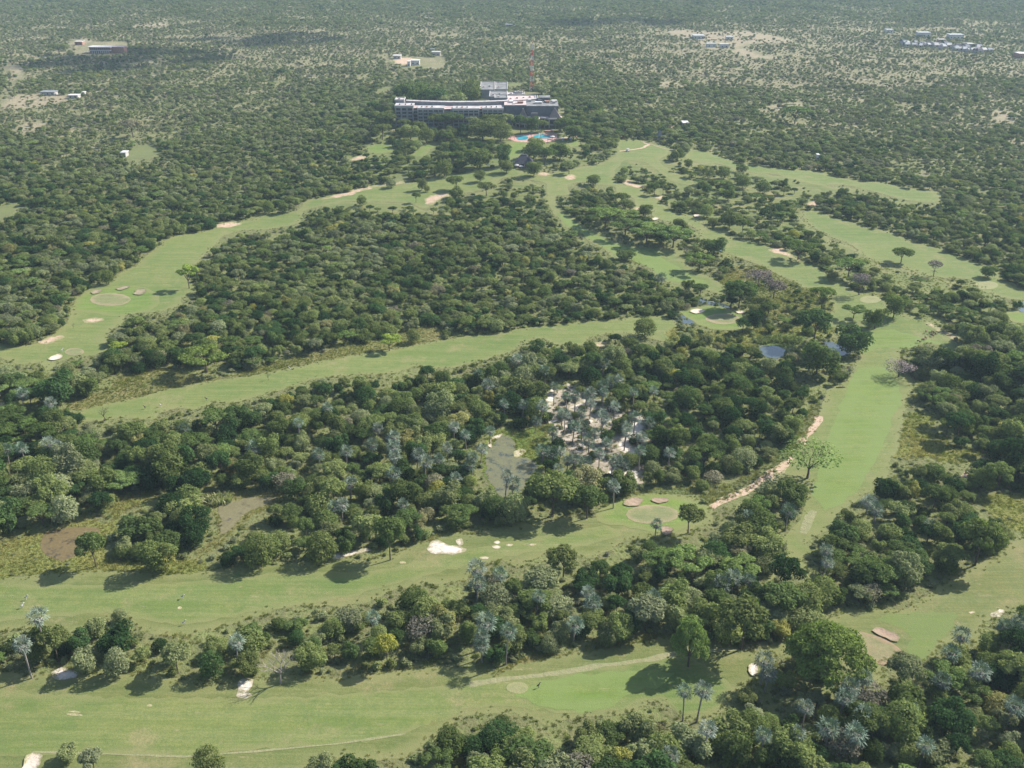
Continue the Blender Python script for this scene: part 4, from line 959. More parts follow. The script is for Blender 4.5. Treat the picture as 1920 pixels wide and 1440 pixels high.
# palms: crown centre px, base py (crown px width follows from distance)
PALMS = [(80,1158,1208),(62,1212,1272),(447,1205,1250),(890,1068,1118),(897,1095,1140),(941,1078,1112),(1003,1120,1160),(1101,1113,1150),(1110,1133,1165),(1222,1120,1165),(699,1158,1192),
 (913,1170,1215),(901,1195,1235),(906,1212,1243),(950,1186,1246),(1073,1172,1205),(1230,986,1008),(1282,1300,1352),(1304,1298,1354),(1428,1242,1285),(1436,1265,1297),(1540,1032,1085),(1543,1056,1097),
 (1372,1085,1120),(1396,1088,1125),(1355,1095,1128),(1398,970,1000),(1470,958,995),(1612,1273,1320),(1590,1290,1332),(1568,1312,1355),(1505,1330,1370),(1610,1342,1390),(1424,1382,1430),(1484,1377,1420),(1322,1372,1420),
 (1753,1278,1315),(1798,1192,1228),(1770,1223,1260),(1872,1177,1215),(1892,1180,1220),(1905,1168,1205),(1881,1325,1370),(1740,988,1015),(1625,942,965),(1637,955,980),(47,738,772),(104,755,795),(18,842,880),(53,840,880),(112,838,872),(96,832,868),
 (350,803,830),(603,852,880),(893,700,730),(915,722,748),(970,675,700),(1020,695,722),(1157,711,745),(1145,716,748),(1127,735,772),(1110,737,768),(1098,742,772),(707,803,830),(740,820,850),(743,837,872),(735,855,885),(653,847,880),
 (853,800,828),(872,815,845),(903,842,872),(887,858,895),(877,872,900),(842,840,868),(949,892,938),(958,912,932),(920,808,832),(948,757,785),(977,760,788),(1055,776,798),(1037,811,832),(1060,742,770),(1172,800,836),(1217,792,820),(1125,776,802),
 (1020,845,868),(1050,847,872),(1032,850,876),(1077,862,893),(1100,866,890),(1143,868,895),(1157,866,893),(1169,872,893),(1148,912,953),(1233,522,545),(1241,520,543),(1127,682,705),(1227,732,758),(853,896,925),(753,946,972),(660,908,935),(827,862,888),(733,888,918),(1047,880,905),(1115,812,838),(1102,828,852),(1135,830,852),
 (1255,850,875),(640,946,975),(632,950,978),(1005,790,812),(1088,800,825),(1065,865,888),(930,985,1000) ,(1600,1380,1425),(1690,1330,1372),(1725,1400,1440),(1830,1262,1300),(1545,1368,1410),(1660,1225,1262),(1250,1420,1462)]
PALMS = [p for p in PALMS if p != (930,985,1000) and p != (1660,1225,1262)]
PLM = [('the round putting green',1223,965),('the weedy pond',960,870),('the biggest white sand opening',1185,820),('the dead tree in the near belt',527,1270),('the very dark round evergreen',1469,1080),
 ('the huge feathery acacia',1545,1230),('the worn putting green',1640,1215),('the white sand patch on the second fairway',835,1025),('the yellow-leaved tree',727,1225),('the diagonal fairway',500,740),('the brown marsh pond',120,1015),
 ('the near belt',300,1200),('the bottom edge',1400,1440),('the lower right corner',1900,1400),('the small pale bunker',1412,1257),('the left photo edge',0,850),('the open-crowned thorn tree',1513,870),('the lime green tree',1163,1420),('the left wood',600,880),('the island green',1350,597),
 ('the lone dead fairway trunk',503,705),('the left green',207,560),('the central wood',700,500),('the large dark tree over the pond',1594,640),('the yellow grass opening',1760,820),('the leafless pale dead tree',1588,700),
 ('the pink dirt path',1400,920),('the acacia grove',1200,440),('the clubhouse',985,300),('the mown tee circle',970,1290),('the white notched sand patch',458,1292),('the olive tree',1685,1260),('the right photo edge',1920,900),('the pinkish marsh',455,950),('the right pond',1450,660),('the wooded right slope',1850,760)]
def where(px, py, k=0, exclude=()):
    c = sorted(((math.hypot(px-x, (py-y)*1.3), n, x, y) for n, x, y in PLM if n not in exclude))[k]
    _, n, x, y = c; dx = px-x; dy = py-y
    v = 'behind' if dy < 0 else 'in front of'; h = 'left of' if dx < 0 else 'right of'
    if abs(dx) > 1.6*abs(dy): return '%s %s' % (h, n), n
    if abs(dy) > 1.6*abs(dx): return '%s %s' % (v, n), n
    return '%s and %s' % (v, h) + ' ' + n, n
LABELLED = []
def want_label(o, what, px, py): LABELLED.append((o, what, px, py))
def settle_labels():
    """one label for one thing: nearest landmark, then a second one, then its order from the left"""
    used = {}
    def text(o, what, px, py, lv):
        a, n = where(px, py)
        if lv == 0: return '%s %s' % (what, a)
        b, _ = where(px, py, 0, (n,)); return '%s, %s, %s' % (what, a, b)
    todo = LABELLED[:]
    for lv in (0, 1):
        by = {}
        for t in todo: by.setdefault(text(*t, lv), []).append(t)
        todo = []
        for k, ts in by.items():
            if len(ts) == 1 and k not in used and len(k.split()) <= 16: ts[0][0]['label'] = k; used[k] = 1
            else: todo += ts
    by = {}
    for t in todo: by.setdefault(text(*t, 0), []).append(t)
    ords = ['leftmost', 'second from left', 'third from left', 'fourth from left', 'fifth from left', 'sixth from left', 'seventh from left', 'eighth from left', 'ninth from left', 'tenth from left', 'eleventh from left', 'twelfth from left']
    for k, ts in by.items():
        ts.sort(key=lambda t: t[2])
        for i, t in enumerate(ts):
            w = k.split()
            tail = ords[i] if i < len(ords) else '%s from right' % ['first', 'second', 'third', 'fourth', 'fifth', 'sixth', 'seventh', 'eighth', 'ninth', 'tenth', 'eleventh', 'twelfth'][min(11, len(ts)-1-i)]
            if len(ts) == 1: t[0]['label'] = ' '.join(w[:16]); continue
            t[0]['label'] = ' '.join((tail+' '+k).split()[:16]) if len(w)+len(tail.split()) > 16 else '%s %s' % (tail, k)
_pr = random.Random(12)
for _x, _y in ((1040,760),(1075,775),(1092,812),(1128,820),(1148,800),(1190,815),(1205,850),(1168,845),(1108,785),(1130,755),(1185,770),(1075,832),(1060,815),(1195,885),(1125,885),(1015,800),(560,830),(480,870),(620,800),(780,880),(800,905),(700,870)): PALMS.append((_x, _y-_pr.randint(28, 40), _y))
for i, (cx, cy, by) in enumerate(PALMS):
    bx = cx + (-2 if i % 3 else 2)
    g = G(bx, by); s = float(proj(g.x, g.y, g.z)[2]); vis = math.cos(math.atan2(CAM_H, g.y))
    tm, cm, sm, H = PVAR[i % 4]
    h = min(13.0, max(4.5, (by-cy)/s/vis)); k = h/H
    w = 0.92*(0.82+.36*random.random())*(1.0 if s > 5 else 1.15)
    r = empty('palm_tree', g, random.uniform(-.5, .5)); r.scale = (w, w, k*.98)
    r['category'] = 'palm tree'; r['group'] = 'blue-grey fan palms in the woods'
    ti = random.random()
    add_part('trunk', tm, r, ti)
    for nm, me in (('crown', cm), ('dead_frond_skirt', sm)):
        c = add_part(nm, me, r, ti); c.scale = (1, 1, w/k/.98); c.location = (0, 0, H*(1-w/k/.98))
    want_label(r, random.Random(i).choice(['blue-grey fan palm']) + (' with tall clear trunk' if h > 8.5 else ''), cx, cy)

# ------------------------------------------------------------------ the woods, sampled over the real ground
def sample(cell, ymin, ymax):
    W = lambda y: 960/FPX*math.hypot(y, CAM_H)*1.12+25
    pts = []
    ys = np.arange(ymin, ymax, cell)
    for j, y in enumerate(ys):
        w = W(y); xs = np.arange(-w, w, cell)+(j % 2)*cell*.5
        pts.append(np.stack([xs+rng.uniform(-.42, .42, xs.size)*cell, y+rng.uniform(-.42, .42, xs.size)*cell], 1))
    P = np.concatenate(pts); return P[:, 0], P[:, 1]
def vnoise(x, y, sc, seed):
    r = np.random.default_rng(seed); T = r.random((64, 64))
    u = x/sc+500; v = y/sc+500; i = np.floor(u).astype(int); j = np.floor(v).astype(int); fu = u-i; fv = v-j
    fu = fu*fu*(3-2*fu); fv = fv*fv*(3-2*fv)
    q = lambda a, b: T[a % 64, b % 64]
    return (q(i, j)*(1-fu)+q(i+1, j)*fu)*(1-fv)+(q(i, j+1)*(1-fu)+q(i+1, j+1)*fu)*fv

def tree_field():
    out = []
    for cell, y0, y1 in ((5.35, 120, 345), (4.7, 345, 1000), (5.0, 1000, 2350)):
        x, y = sample(cell, y0, y1); z = ter(x, y); px, py, s = proj(x, y, z)
        # how thickly and how tall the bush grows here
        nz = vnoise(x, y, 38, 1)*.6+vnoise(x, y, 11, 2)*.4
        open_ = np.clip((390-py)/270, 0, 1)*(.75+.9*(vnoise(x, y, 90, 71)-.35))+np.clip((420-py)/120, 0, 1)*np.clip((vnoise(x, y, 45, 72)-.6)*2.5, 0, .8)
        open_ = np.clip(open_, 0, 1)
        open_ = open_*(1-.95*np.exp(-(((px-900)/270)**2+((py-235)/95)**2)))
        for cx, cy, rx, ry, a in ((1750,110,330,45,.2),(1420,95,160,35,.4),(60,230,150,60,.35),(1640,180,230,70,.12),(1250,130,120,50,.15),(450,70,140,25,.15),(230,300,120,60,.2),(600,300,100,40,.1)):
            open_ = open_+a*np.exp(-(((px-cx)/rx)**2+((py-cy)/ry)**2))
        open_ = open_*(1-.5*np.clip((62-py)/55, 0, 1))
        dens = np.where(open_ < .02, .97, np.clip(1.02-.42*open_+(nz-.5)*1.5*np.clip(open_*1.6, 0, 1), 0.04, 1))
        R = 2.1+2.6*rng.random(x.size)**1.35
        R = R*(1-.38*np.clip(open_, 0, 1))*(.85+.35*vnoise(x, y, 60, 73))
        tall = np.exp(-(((px-900)/190)**2+((py-240)/55)**2))
        R = R*(1+.35*tall*rng.random(x.size))
        far = np.clip((700-py)/120, 0, 1)*(1-tall); R = R*(1-.24*far)
        keep = rng.random(x.size) < dens
        rp = R*s; hp = R*1.85*s*y/np.hypot(y, CAM_H)
        def hit(m): return look(m, px, py)|look(m, px, py-.5*hp)|look(m, px-.8*rp, py-.45*hp)|look(m, px+.8*rp, py-.45*hp)|look(m, px, py-1.05*hp)|look(m, px-.5*rp, py-.9*hp)|look(m, px+.5*rp, py-.9*hp)
        keep &= ~hit(KHARD)&~look(KR5, px, py)&~look(KSAND, px, py)
        keep &= ~hit(KPOOL)
        semi = look(KSEMI, px, py); keep &= ~(semi & (rng.random(x.size) < np.where((px < 1240) & (px > 1000), .45, .62)))
        R = np.where(semi, R*.7, R)
        fan = look(KFAN, px, py); keep &= ~(fan & (rng.random(x.size) < .36)); R = np.where(fan, np.minimum(R, 3.5), R)
        keep &= ~(look(KRES, px, py) & (rng.random(x.size) < .22))
        keep &= ~(look(KTAN, px, py) & (rng.random(x.size) < .66))
        keep &= ~look(KB, px, py)
        # keep clear of the trees built one by one
        for e in EX:
            keep &= ~((np.abs(px-e[1]) < e[3]*.36+rp*.5) & (py-e[2] < max(5, e[4]*.34)) & (py-e[2] > -e[4]*.16-3))
        for c in PALMS:
            if c[1] > 1100 or 700 < c[1] < 960:
                keep &= ~((np.abs(px-c[0]) < rp*.55+4) & (py > c[1]+4) & (py-hp*.9 < c[1]+6) & (py > c[2]-10) & (py < c[2]+hp*.9))
        k = keep; out.append((x[k], y[k], z[k], R[k], px[k], py[k], s[k], open_[k]))
    return [np.concatenate(c) for c in zip(*out)]
TX, TY, TZ, TR, TPX, TPY, TS, TO = tree_field()
NT_ = len(TX)
tint = np.clip(rng.random(NT_)*.9, 0, 1)
clump = vnoise(TX, TY, 22, 5)
tint = np.clip(.10+.35*clump+(rng.random(NT_)-.5)*.62+.42*np.clip(TO, 0, 1), .0, .86)
odd = rng.random(NT_); tint = np.where(odd > .985, .88+.04*rng.random(NT_), tint); tint = np.where(odd < .018, rng.uniform(.92, 1, NT_), tint); tint = np.where((odd > .02) & (odd < .08), .02, tint)
tall_dark = np.exp(-(((TPX-900)/220)**2+((TPY-250)/60)**2)); tint = tint*(1-.45*tall_dark)
vi = rng.integers(0, 12, NT_)
vi = np.where((tint > .87) & (tint < .92) & (rng.random(NT_) < .6), 12+rng.integers(0, 2, NT_), vi)
ALLV = VAR+AVAR
ac = rng.random(NT_) < np.where(look(KFAN, TPX, TPY), .16, np.where((TPX < 420) & (TPY > 740) & (TPY < 860), .5, .035)); vi = np.where(ac, 14+rng.integers(0, 4, NT_), vi); TR = np.where(ac, TR*1.25, TR)
VH = np.array([v[2] for v in ALLV]); VR = np.array([v[3] for v in ALLV])
hz = TR/VR[vi]*rng.uniform(.68, 1.3, NT_)*(1-.22*np.clip((700-TPY)/120, 0, 1)*(1-np.exp(-(((TPX-900)/220)**2+((TPY-250)/60)**2))))*(1+.1*(TR < 2.6)); rot = rng.uniform(0, 6.283, NT_)
# sizes in the picture: the 300 that show largest become objects of their own
inview = (TPX > -20) & (TPX < 1940) & (TPY < 1475) & (TPY > 0)
score = np.where(inview, TR*TS*(1+.15*(TPY > 1100)), 0)
order = np.argsort(-score)[:max(0, 296-NB_EX)]
single = np.zeros(NT_, bool); single[order] = True
words_col = ['very dark green', 'dark green', 'mid green', 'grey-green', 'soft olive green', 'grey-brown', 'yellow-green']
def colword(t):
    for lim, w in ((.08, 0), (.28, 1), (.46, 2), (.62, 3), (.82, 4), (.915, 5), (2, 6)):
        if t <= lim: return words_col[w]
shape = ['rounded full', 'broad many-headed', 'domed umbrella-shaped', 'low uneven']
for n in np.where(single)[0]:
    v = int(vi[n]); cm, tm, H, R = ALLV[v]
    r = empty('broadleaf_tree' if v < 14 else 'acacia_tree', (float(TX[n]), float(TY[n]), float(TZ[n])), float(rot[n]))
    k = float(TR[n]/R); r.scale = (k, k, float(hz[n]))
    r['category'] = 'tree'; r['group'] = 'broadleaf bush trees of the woods'
    add_part('crown', cm, r, tint[n]); add_part('trunk', tm, r, tint[n])
    want_label(r, '%s %s %s tree' % ('large' if TR[n] > 3.7 else ('middling' if TR[n] > 3.1 else 'small'), shape[v % 4] if v < 12 else ('thin-crowned' if v < 14 else 'flat-topped'), colword(tint[n])), float(TPX[n]), float(TPY[n]))

def scatter(name, x, y, z, sc, rz, var, tnt, meshes, label_kind='stuff'):
    """one object: copies of a few plants stood on the ground by geometry nodes"""
    n = len(x); me = bpy.data.meshes.new(name+'_points')
    me.vertices.add(n); me.vertices.foreach_set('co', np.stack([x, y, z], 1).astype(np.float32).ravel())
    for nm, v in (('sc', sc), ('rz', rz)):
        a = me.attributes.new(nm, 'FLOAT_VECTOR', 'POINT'); a.data.foreach_set('vector', v.astype(np.float32).ravel())
    a = me.attributes.new('pick', 'INT', 'POINT'); a.data.foreach_set('value', var.astype(np.int32))
    a = me.attributes.new('tint', 'FLOAT', 'POINT'); a.data.foreach_set('value', tnt.astype(np.float32))
    ng = bpy.data.node_groups.new(name, 'GeometryNodeTree')
    ng.interface.new_socket('Geometry', in_out='INPUT', socket_type='NodeSocketGeometry')
    ng.interface.new_socket('Geometry', in_out='OUTPUT', socket_type='NodeSocketGeometry')
    N = ng.nodes; L = ng.links; gi = N.new('NodeGroupInput'); go = N.new('NodeGroupOutput')
    g2i = N.new('GeometryNodeGeometryToInstance')
    for objs in reversed(meshes):
        j = N.new('GeometryNodeJoinGeometry')
        for ob in objs:
            oi = N.new('GeometryNodeObjectInfo'); oi.transform_space = 'ORIGINAL'; oi.inputs['Object'].default_value = ob
            L.new(oi.outputs['Geometry'], j.inputs[0])
        L.new(j.outputs[0], g2i.inputs[0]) if False else None
        gi2 = N.new('GeometryNodeGeometryToInstance'); L.new(j.outputs[0], gi2.inputs[0])
        meshes_join.setdefault(name, []).append(gi2)
    jj = N.new('GeometryNodeJoinGeometry')
    for q in meshes_join[name]: L.new(q.outputs[0], jj.inputs[0])
    def named(nm, t):
        a = N.new('GeometryNodeInputNamedAttribute'); a.data_type = t; a.inputs[0].default_value = nm; return a.outputs[0]
    iop = N.new('GeometryNodeInstanceOnPoints'); iop.inputs['Pick Instance'].default_value = True
    L.new(gi.outputs[0], iop.inputs['Points']); L.new(jj.outputs[0], iop.inputs['Instance'])
    L.new(named('pick', 'INT'), iop.inputs['Instance Index'])
    L.new(named('rz', 'FLOAT_VECTOR'), iop.inputs['Rotation']); L.new(named('sc', 'FLOAT_VECTOR'), iop.inputs['Scale'])
    L.new(iop.outputs[0], go.inputs[0])
    o = link_mesh(name, me); mod = o.modifiers.new('scatter', 'NODES'); mod.node_group = ng
    tag(o, kind='stuff'); return o
meshes_join = {}
def first_part(me):
    for o in COL.objects:
        if o.type == 'MESH' and o.data == me: return o
def src(me, fallback=None):
    o = first_part(me)
    if o is None: o = bpy.data.objects.new(me.name, me)
    return o
rest = ~single
vec3 = lambda a, b, c: np.stack([a, b, c], 1)
z0 = np.zeros(NT_)
kk = TR/VR[vi]
scatter('woodland', TX[rest], TY[rest], TZ[rest]-.1, vec3(kk, kk, hz)[rest], vec3(z0, z0, rot)[rest], vi[rest], tint[rest], [[src(v[0]), src(v[1])] for v in ALLV])

# low bushes between and under the trees
def under_field():
    x, y = sample(2.9, 120, 1000); z = ter(x, y); px, py, s = proj(x, y, z)
    nz = vnoise(x, y, 14, 11)
    R = .6+1.1*rng.random(x.size)**1.6
    keep = rng.random(x.size) < np.where(nz > .45, .8, .35)
    keep &= ~(look(KHARD, px, py)|look(KHARD, px, py-R*s*1.1))&~look(KSAND, px, py)&~look(KPOOL, px, py)&~look(KB, px, py)
    keep &= ~(look(KSEMI, px, py) & (rng.random(x.size) < .4))&~look(KR5, px, py)
    keep &= ~(look(KFAN, px, py) & (rng.random(x.size) < .93))&~(look(KRES, px, py) & (rng.random(x.size) < .6))&~(look(KTAN, px, py) & (rng.random(x.size) < .9))
    x1, y1, z1, R1_ = [a[keep] for a in (x, y, z, R)]
    x, y = sample(3.9, 1000, 2300); z = ter(x, y); px, py, s = proj(x, y, z)
    R = .5+1.0*rng.random(x.size)**1.4; keep = (rng.random(x.size) < np.where(vnoise(x, y, 30, 51) > .45, .75, .3))&~look(KTAN, px, py)&~look(KB, px, py)
    # scattered bushes in the rough
    return [np.concatenate([a, b[keep]]) for a, b in zip((x1, y1, z1, R1_), (x, y, z, R))]
UX, UY, UZ, UR = under_field(); n = len(UX)
ut = np.clip(.28+.5*vnoise(UX, UY, 9, 21)+(rng.random(n)-.5)*.35, 0, .86)
scatter('undergrowth', UX, UY, UZ-.05, vec3(UR, UR, UR*rng.uniform(.7, 1.15, n)), vec3(0*UX, 0*UX, rng.uniform(0, 6.28, n)), rng.integers(0, 5, n), ut, [[src(m)] for m in SVAR])

# tufts of long grass in the rough openings
def tuft_mesh(seed, mat, n=34, h=1.0, r=.8):
    rr = random.Random(seed); m = MB(); vals = []
    for k in range(n):
        a = rr.uniform(0, 6.28); q = r*math.sqrt(rr.random()); x = q*math.cos(a); y = q*math.sin(a)
        b = rr.uniform(0, 6.28); w = .07; hh = h*rr.uniform(.5, 1.0); lx = rr.uniform(-.35, .35); ly = rr.uniform(-.35, .35)
        m.quad((x-w*math.cos(b), y-w*math.sin(b), 0), (x+w*math.cos(b), y+w*math.sin(b), 0), (x+lx+w*.4*math.cos(b), y+ly+w*.4*math.sin(b), hh), (x+lx-w*.4*math.cos(b), y+ly-w*.4*math.sin(b), hh)); vals.append(rr.random())
    me = m.mesh('tuft', mat); a = me.attributes.new('leafvar', 'FLOAT', 'FACE'); a.data.foreach_set('value', np.array(vals, np.float32)); return me
TUFTS = [tuft_mesh(i, M['tuft']) for i in range(4)]
def tuft_field(polys, cell, ymax=900):
    m = raster(polys); x, y = sample(cell, 150, ymax); z = ter(x, y); px, py, s = proj(x, y, z)
    k = look(m, px, py)&~look(KSAND, px, py); return x[k], y[k], z[k]
gx, gy, gz = tuft_field([RD, R1, R2, R3, R4, R5, R6, R7, R8, RISLE, RIGHTISLE, P_RIM], 1.15, 620)
w2 = raster([P2, [(75,1020),(85,1000),(110,992),(150,988),(190,992),(178,1010),(168,1030),(140,1045),(115,1050),(88,1043)], ISLE, [(398,938),(430,940),(480,932),(518,932),(508,944),(470,958),(450,975),(430,998),(412,1003),(416,975),(406,952)]])
qx, qy, _ = proj(gx, gy, gz); k = ~look(w2, qx, qy); gx, gy, gz = gx[k], gy[k], gz[k]; n = len(gx)
fx, fy = sample(1.75, 150, 480); fz = ter(fx, fy); qx, qy, _ = proj(fx, fy, fz)
k = ~look(KHARD, qx, qy)&~look(w2, qx, qy)&~look(KSAND, qx, qy)&(rng.random(len(fx)) < .75)&(qx > -60)&(qx < 1980)&(qy < 1500)
gx = np.concatenate([gx, fx[k]]); gy = np.concatenate([gy, fy[k]]); gz = np.concatenate([gz, fz[k]]); n = len(gx)
E2 = np.concatenate([b for b in EDGES]); E2 = E2[E2[:, 1] < 560]; E2 = np.repeat(E2, 4, 0)+rng.normal(size=(len(E2)*4, 2))*np.array([.9, .9])
n0 = int(k.sum()); gx = np.concatenate([gx, E2[:, 0]]); gy = np.concatenate([gy, E2[:, 1]]); gz = ter(gx, gy); n = len(gx)
k = np.ones(n0+len(E2), bool)
gs = rng.uniform(.35, .95, n)*np.where(np.arange(n) < n-len(E2), 1, .62)*(.6+.6*vnoise(gx, gy, 7, 31))
scatter('long_grass_tufts', gx, gy, gz, vec3(gs, gs, gs*rng.uniform(.5, .9, n)), vec3(0*gx, 0*gx, rng.uniform(0, 6.28, n)), rng.integers(0, 4, n), np.clip(vnoise(gx, gy, 12, 33)*1.0+(rng.random(n)-.5)*.4-np.where(np.arange(n) < n-int(k.sum()), 0, .25), 0, 1), [[src(m)] for m in TUFTS])
# broad-leaved weeds in the rougher openings
bx, by_, bz = tuft_field([R5, R1, RD, R3, R4, RISLE, RIGHTISLE, R6], 3.1, 620); n = len(bx)
qx, qy, _ = proj(bx, by_, bz); k = ~look(w2, qx, qy) & (rng.random(n) < np.where(look(KR5, qx, qy), .9, .38)); bx, by_, bz = bx[k], by_[k], bz[k]; n = len(bx)
bs = rng.uniform(.35, .9, n)
scatter('weeds', bx, by_, bz, vec3(bs, bs, bs*.55), vec3(0*bx, 0*bx, rng.uniform(0, 6.28, n)), rng.integers(0, 5, n), rng.uniform(.55, .84, n), [[src(m)] for m in SVAR])
# reed clumps
REED = [tuft_mesh(60+i, M['reed'], 240, 1.0, 1.0) for i in range(2)]
def reeds(px, py, wpx, h, tintv, label):
    g = G(px, py); s = float(proj(g.x, g.y, g.z)[2]); k = wpx/2/s
    o = link_mesh('reed_clump', REED[random.randrange(2)]); o.location = g; o.scale = (k, k*.8, h); o['tint'] = tintv; tag(o, label, 'reeds')
reeds(411, 940, 46, 2.2, .9, 'straw-coloured dome of reeds at the left end of the pinkish marsh')
reeds(532, 912, 66, 3.2, .7, 'large pale clump of tall reeds right of the pinkish marsh')
reeds(325, 905, 34, 2.2, .1, 'yellow-green clump of tall grass in the left wood')
for i, (a, b, l) in enumerate(((1432, 640, 'left'), (1458, 638, 'middle'), (1486, 640, 'right'))): reeds(a, b, 36, 1.8, .3, 'green reeds at the far bank of the right pond, %s clump of three' % l)
settle_labels()
print('trees', NT_, 'under', len(UX), 'tufts', len(gx), 'weeds', len(bx))
# ------------------------------------------------------------------ buildings
M['wall'] = mat_plain('grey_concrete_wall', (0.21, 0.21, 0.215), 0.9, .2, .4)
M['darkwall'] = mat_plain('dark_slate_cladding', (0.10, 0.105, 0.115), 0.85, .2, .4)
M['white'] = mat_plain('white_paint', (0.46, 0.44, 0.42), 0.8, .2, .3)
M['cream'] = mat_plain('pale_plaster', (0.36, 0.335, 0.31), 0.85, .15, .3)
M['roofw'] = mat_plain('pale_flat_roof', (0.38, 0.35, 0.34), 0.9, .35, .25)
M['roofg'] = mat_plain('grey_flat_roof', (0.17, 0.17, 0.168), 0.9, .45, .2)
M['pinkroof'] = mat_plain('pinkish_roof_gravel', (0.46, 0.36, 0.34), 0.9, .25, .3)
M['thatch'] = mat_plain('brown_thatch', (0.15, 0.125, 0.12), 0.95, .3, 1.0)
M['slate'] = mat_plain('dark_thatch', (0.045, 0.045, 0.06), 0.9, .3, .8)
M['brick'] = mat_plain('red_brick', (0.30, 0.16, 0.12), 0.9, .3, .8)
M['deck'] = mat_plain('red_pool_paving', (0.42, 0.25, 0.21), 0.85, .25, .8)
M['red'] = mat_plain('red_paint', (0.50, 0.06, 0.045), 0.6, .1, 1)
M['glass'] = NT('dark_window_glass').done((0.02, 0.025, 0.035), 0.12, None, 0.5)
M['tinroof'] = mat_plain('pale_tin_roof', (0.34, 0.345, 0.34), 0.8, .25, .3)
M['bluegrey'] = mat_plain('blue_grey_roof', (0.19, 0.20, 0.215), 0.85, .3, .3)
M['plastic'] = mat_plain('dark_fur', (0.07, 0.05, 0.04), 0.8, .2, 8)
M['fur'] = mat_plain('tan_fur', (0.20, 0.12, 0.07), 0.8, .2, 8)
M['cloud'] = mat_plain('cloud_white', (0.85, 0.85, 0.85), 1.0, .03, .01)

HG = G(880, 237); HYF = HG.y; Z0 = float(ter(HG.x, HG.y))-0.5
hotel = empty('hotel', (HG.x, HG.y, Z0))
tag(hotel, 'long curved five-storey grey hotel with pale flat roofs and pyramid-roofed dining terrace', 'hotel')
inv = hotel.location.copy()
def hobj(mb, name, mat, parent=None, shared=None):
    if parent is None:
        mb.v = [(a-inv.x, b-inv.y, c-inv.z) for a, b, c in mb.v]; return mb.obj(name, mat, hotel)
    mb.v = [(a-inv.x, b-inv.y, c-inv.z) for a, b, c in mb.v]; return mb.obj(name, mat, parent)
arc = lambda px: HYF + 9.0*((px-860)/120.0)**2
win_me = MB().box(-1.35, 1.35, -.06, .10, 0, 1.75).mesh('window_pane', M['glass'])
wf = MB(); wf.box(-1.5, -1.35, -.16, .05, -.1, 1.9); wf.box(1.35, 1.5, -.16, .05, -.1, 1.9); wf.box(-1.35, 1.35, -.16, .05, 1.75, 1.9); wf.box(-1.35, 1.35, -.16, .05, -.1, 0); wf.box(-.05, .05, -.10, .04, 0, 1.75)
wfr_me = wf.mesh('window_frame', M['wall'])
def window(x, y, z, parent=None, base=None):
    o = link_mesh('window', wfr_me, parent or hotel); o.location = (x-inv.x, y-inv.y, z-inv.z) if base is None else (x-base.x, y-base.y, z-base.z)
    p = link_mesh('pane', win_me, o); return o
ROOFZ = at_depth(860, 203.5, HYF)[1]
ST = (ROOFZ-Z0-1.0)/5
spine_pts = []
for (p0, p1, extra) in ((742, 775, 1.0), (784, 832, 0), (850, 898, 0), (905, 943, -.3)):
    pm = (p0+p1)/2; Y = arc(pm)-3.0; x0 = at_depth(p0, 220, Y)[0]; x1 = at_depth(p1, 220, Y)[0]; zr = ROOFZ+extra
    hobj(MB().box(x0, x1, Y, Y+13, Z0-2, zr), 'wall', M['wall'])
    hobj(MB().box(x0-.5, x1+.5, Y-.7, Y+11, zr+.01, zr+.55), 'roof', M['roofw'])
    hobj(MB().box(x0-.55, x1+.55, Y-.8, Y-.45, zr-.9, zr+.8), 'parapet', M['cream'])
    nb = max(3, round((x1-x0)/4.2)); bw = (x1-x0)/nb
    for f in range(5):
        zf = Z0+1.0+f*ST
        hobj(MB().box(x0, x1, Y-1.15, Y-.02, zf-.3, zf-.05), 'balcony_slab', M['cream'])
        hobj(MB().box(x0, x1, Y-1.25, Y-1.13, zf-.3, zf+.75), 'balcony_rail', M['wall'])
        for b in range(nb): window(x0+bw*(b+.5), Y, zf+.25)
    for b in range(nb+1): hobj(MB().box(x0+bw*b-.16, x0+bw*b+.16, Y-1.32, Y-.03, Z0-2, zr-.92), 'fin', M['cream'])
    for q in range(3): hobj(MB().box(x0+bw*(q+.6), x0+bw*(q+.6)+.9, Y+3, Y+4.2, zr+.56, zr+1.5), 'roof_vent', M['brick'] if q % 2 else M['roofg'])
# recessed runs between the blocks, with open stairs
for p0, p1 in ((775, 784), (832, 850), (898, 905)):
    pm = (p0+p1)/2; Y = arc(pm)+1.5; x0 = at_depth(p0, 220, Y)[0]-.5; x1 = at_depth(p1, 220, Y)[0]+.5; zr = ROOFZ-.8
    hobj(MB().box(x0, x1, Y, Y+9, Z0-2, zr), 'wall', M['wall'])
    hobj(MB().box(x0, x1, Y-.6, Y+9, zr+.01, zr+.3), 'roof', M['pinkroof'])
    for f in range(5):
        hobj(MB().box(x0+.3, x1-.3, Y-.9, Y-.02, Z0+1+f*ST-.2, Z0+1+f*ST+.8), 'balcony', M['wall'])
        window((x0+x1)/2, Y, Z0+1.2+f*ST)
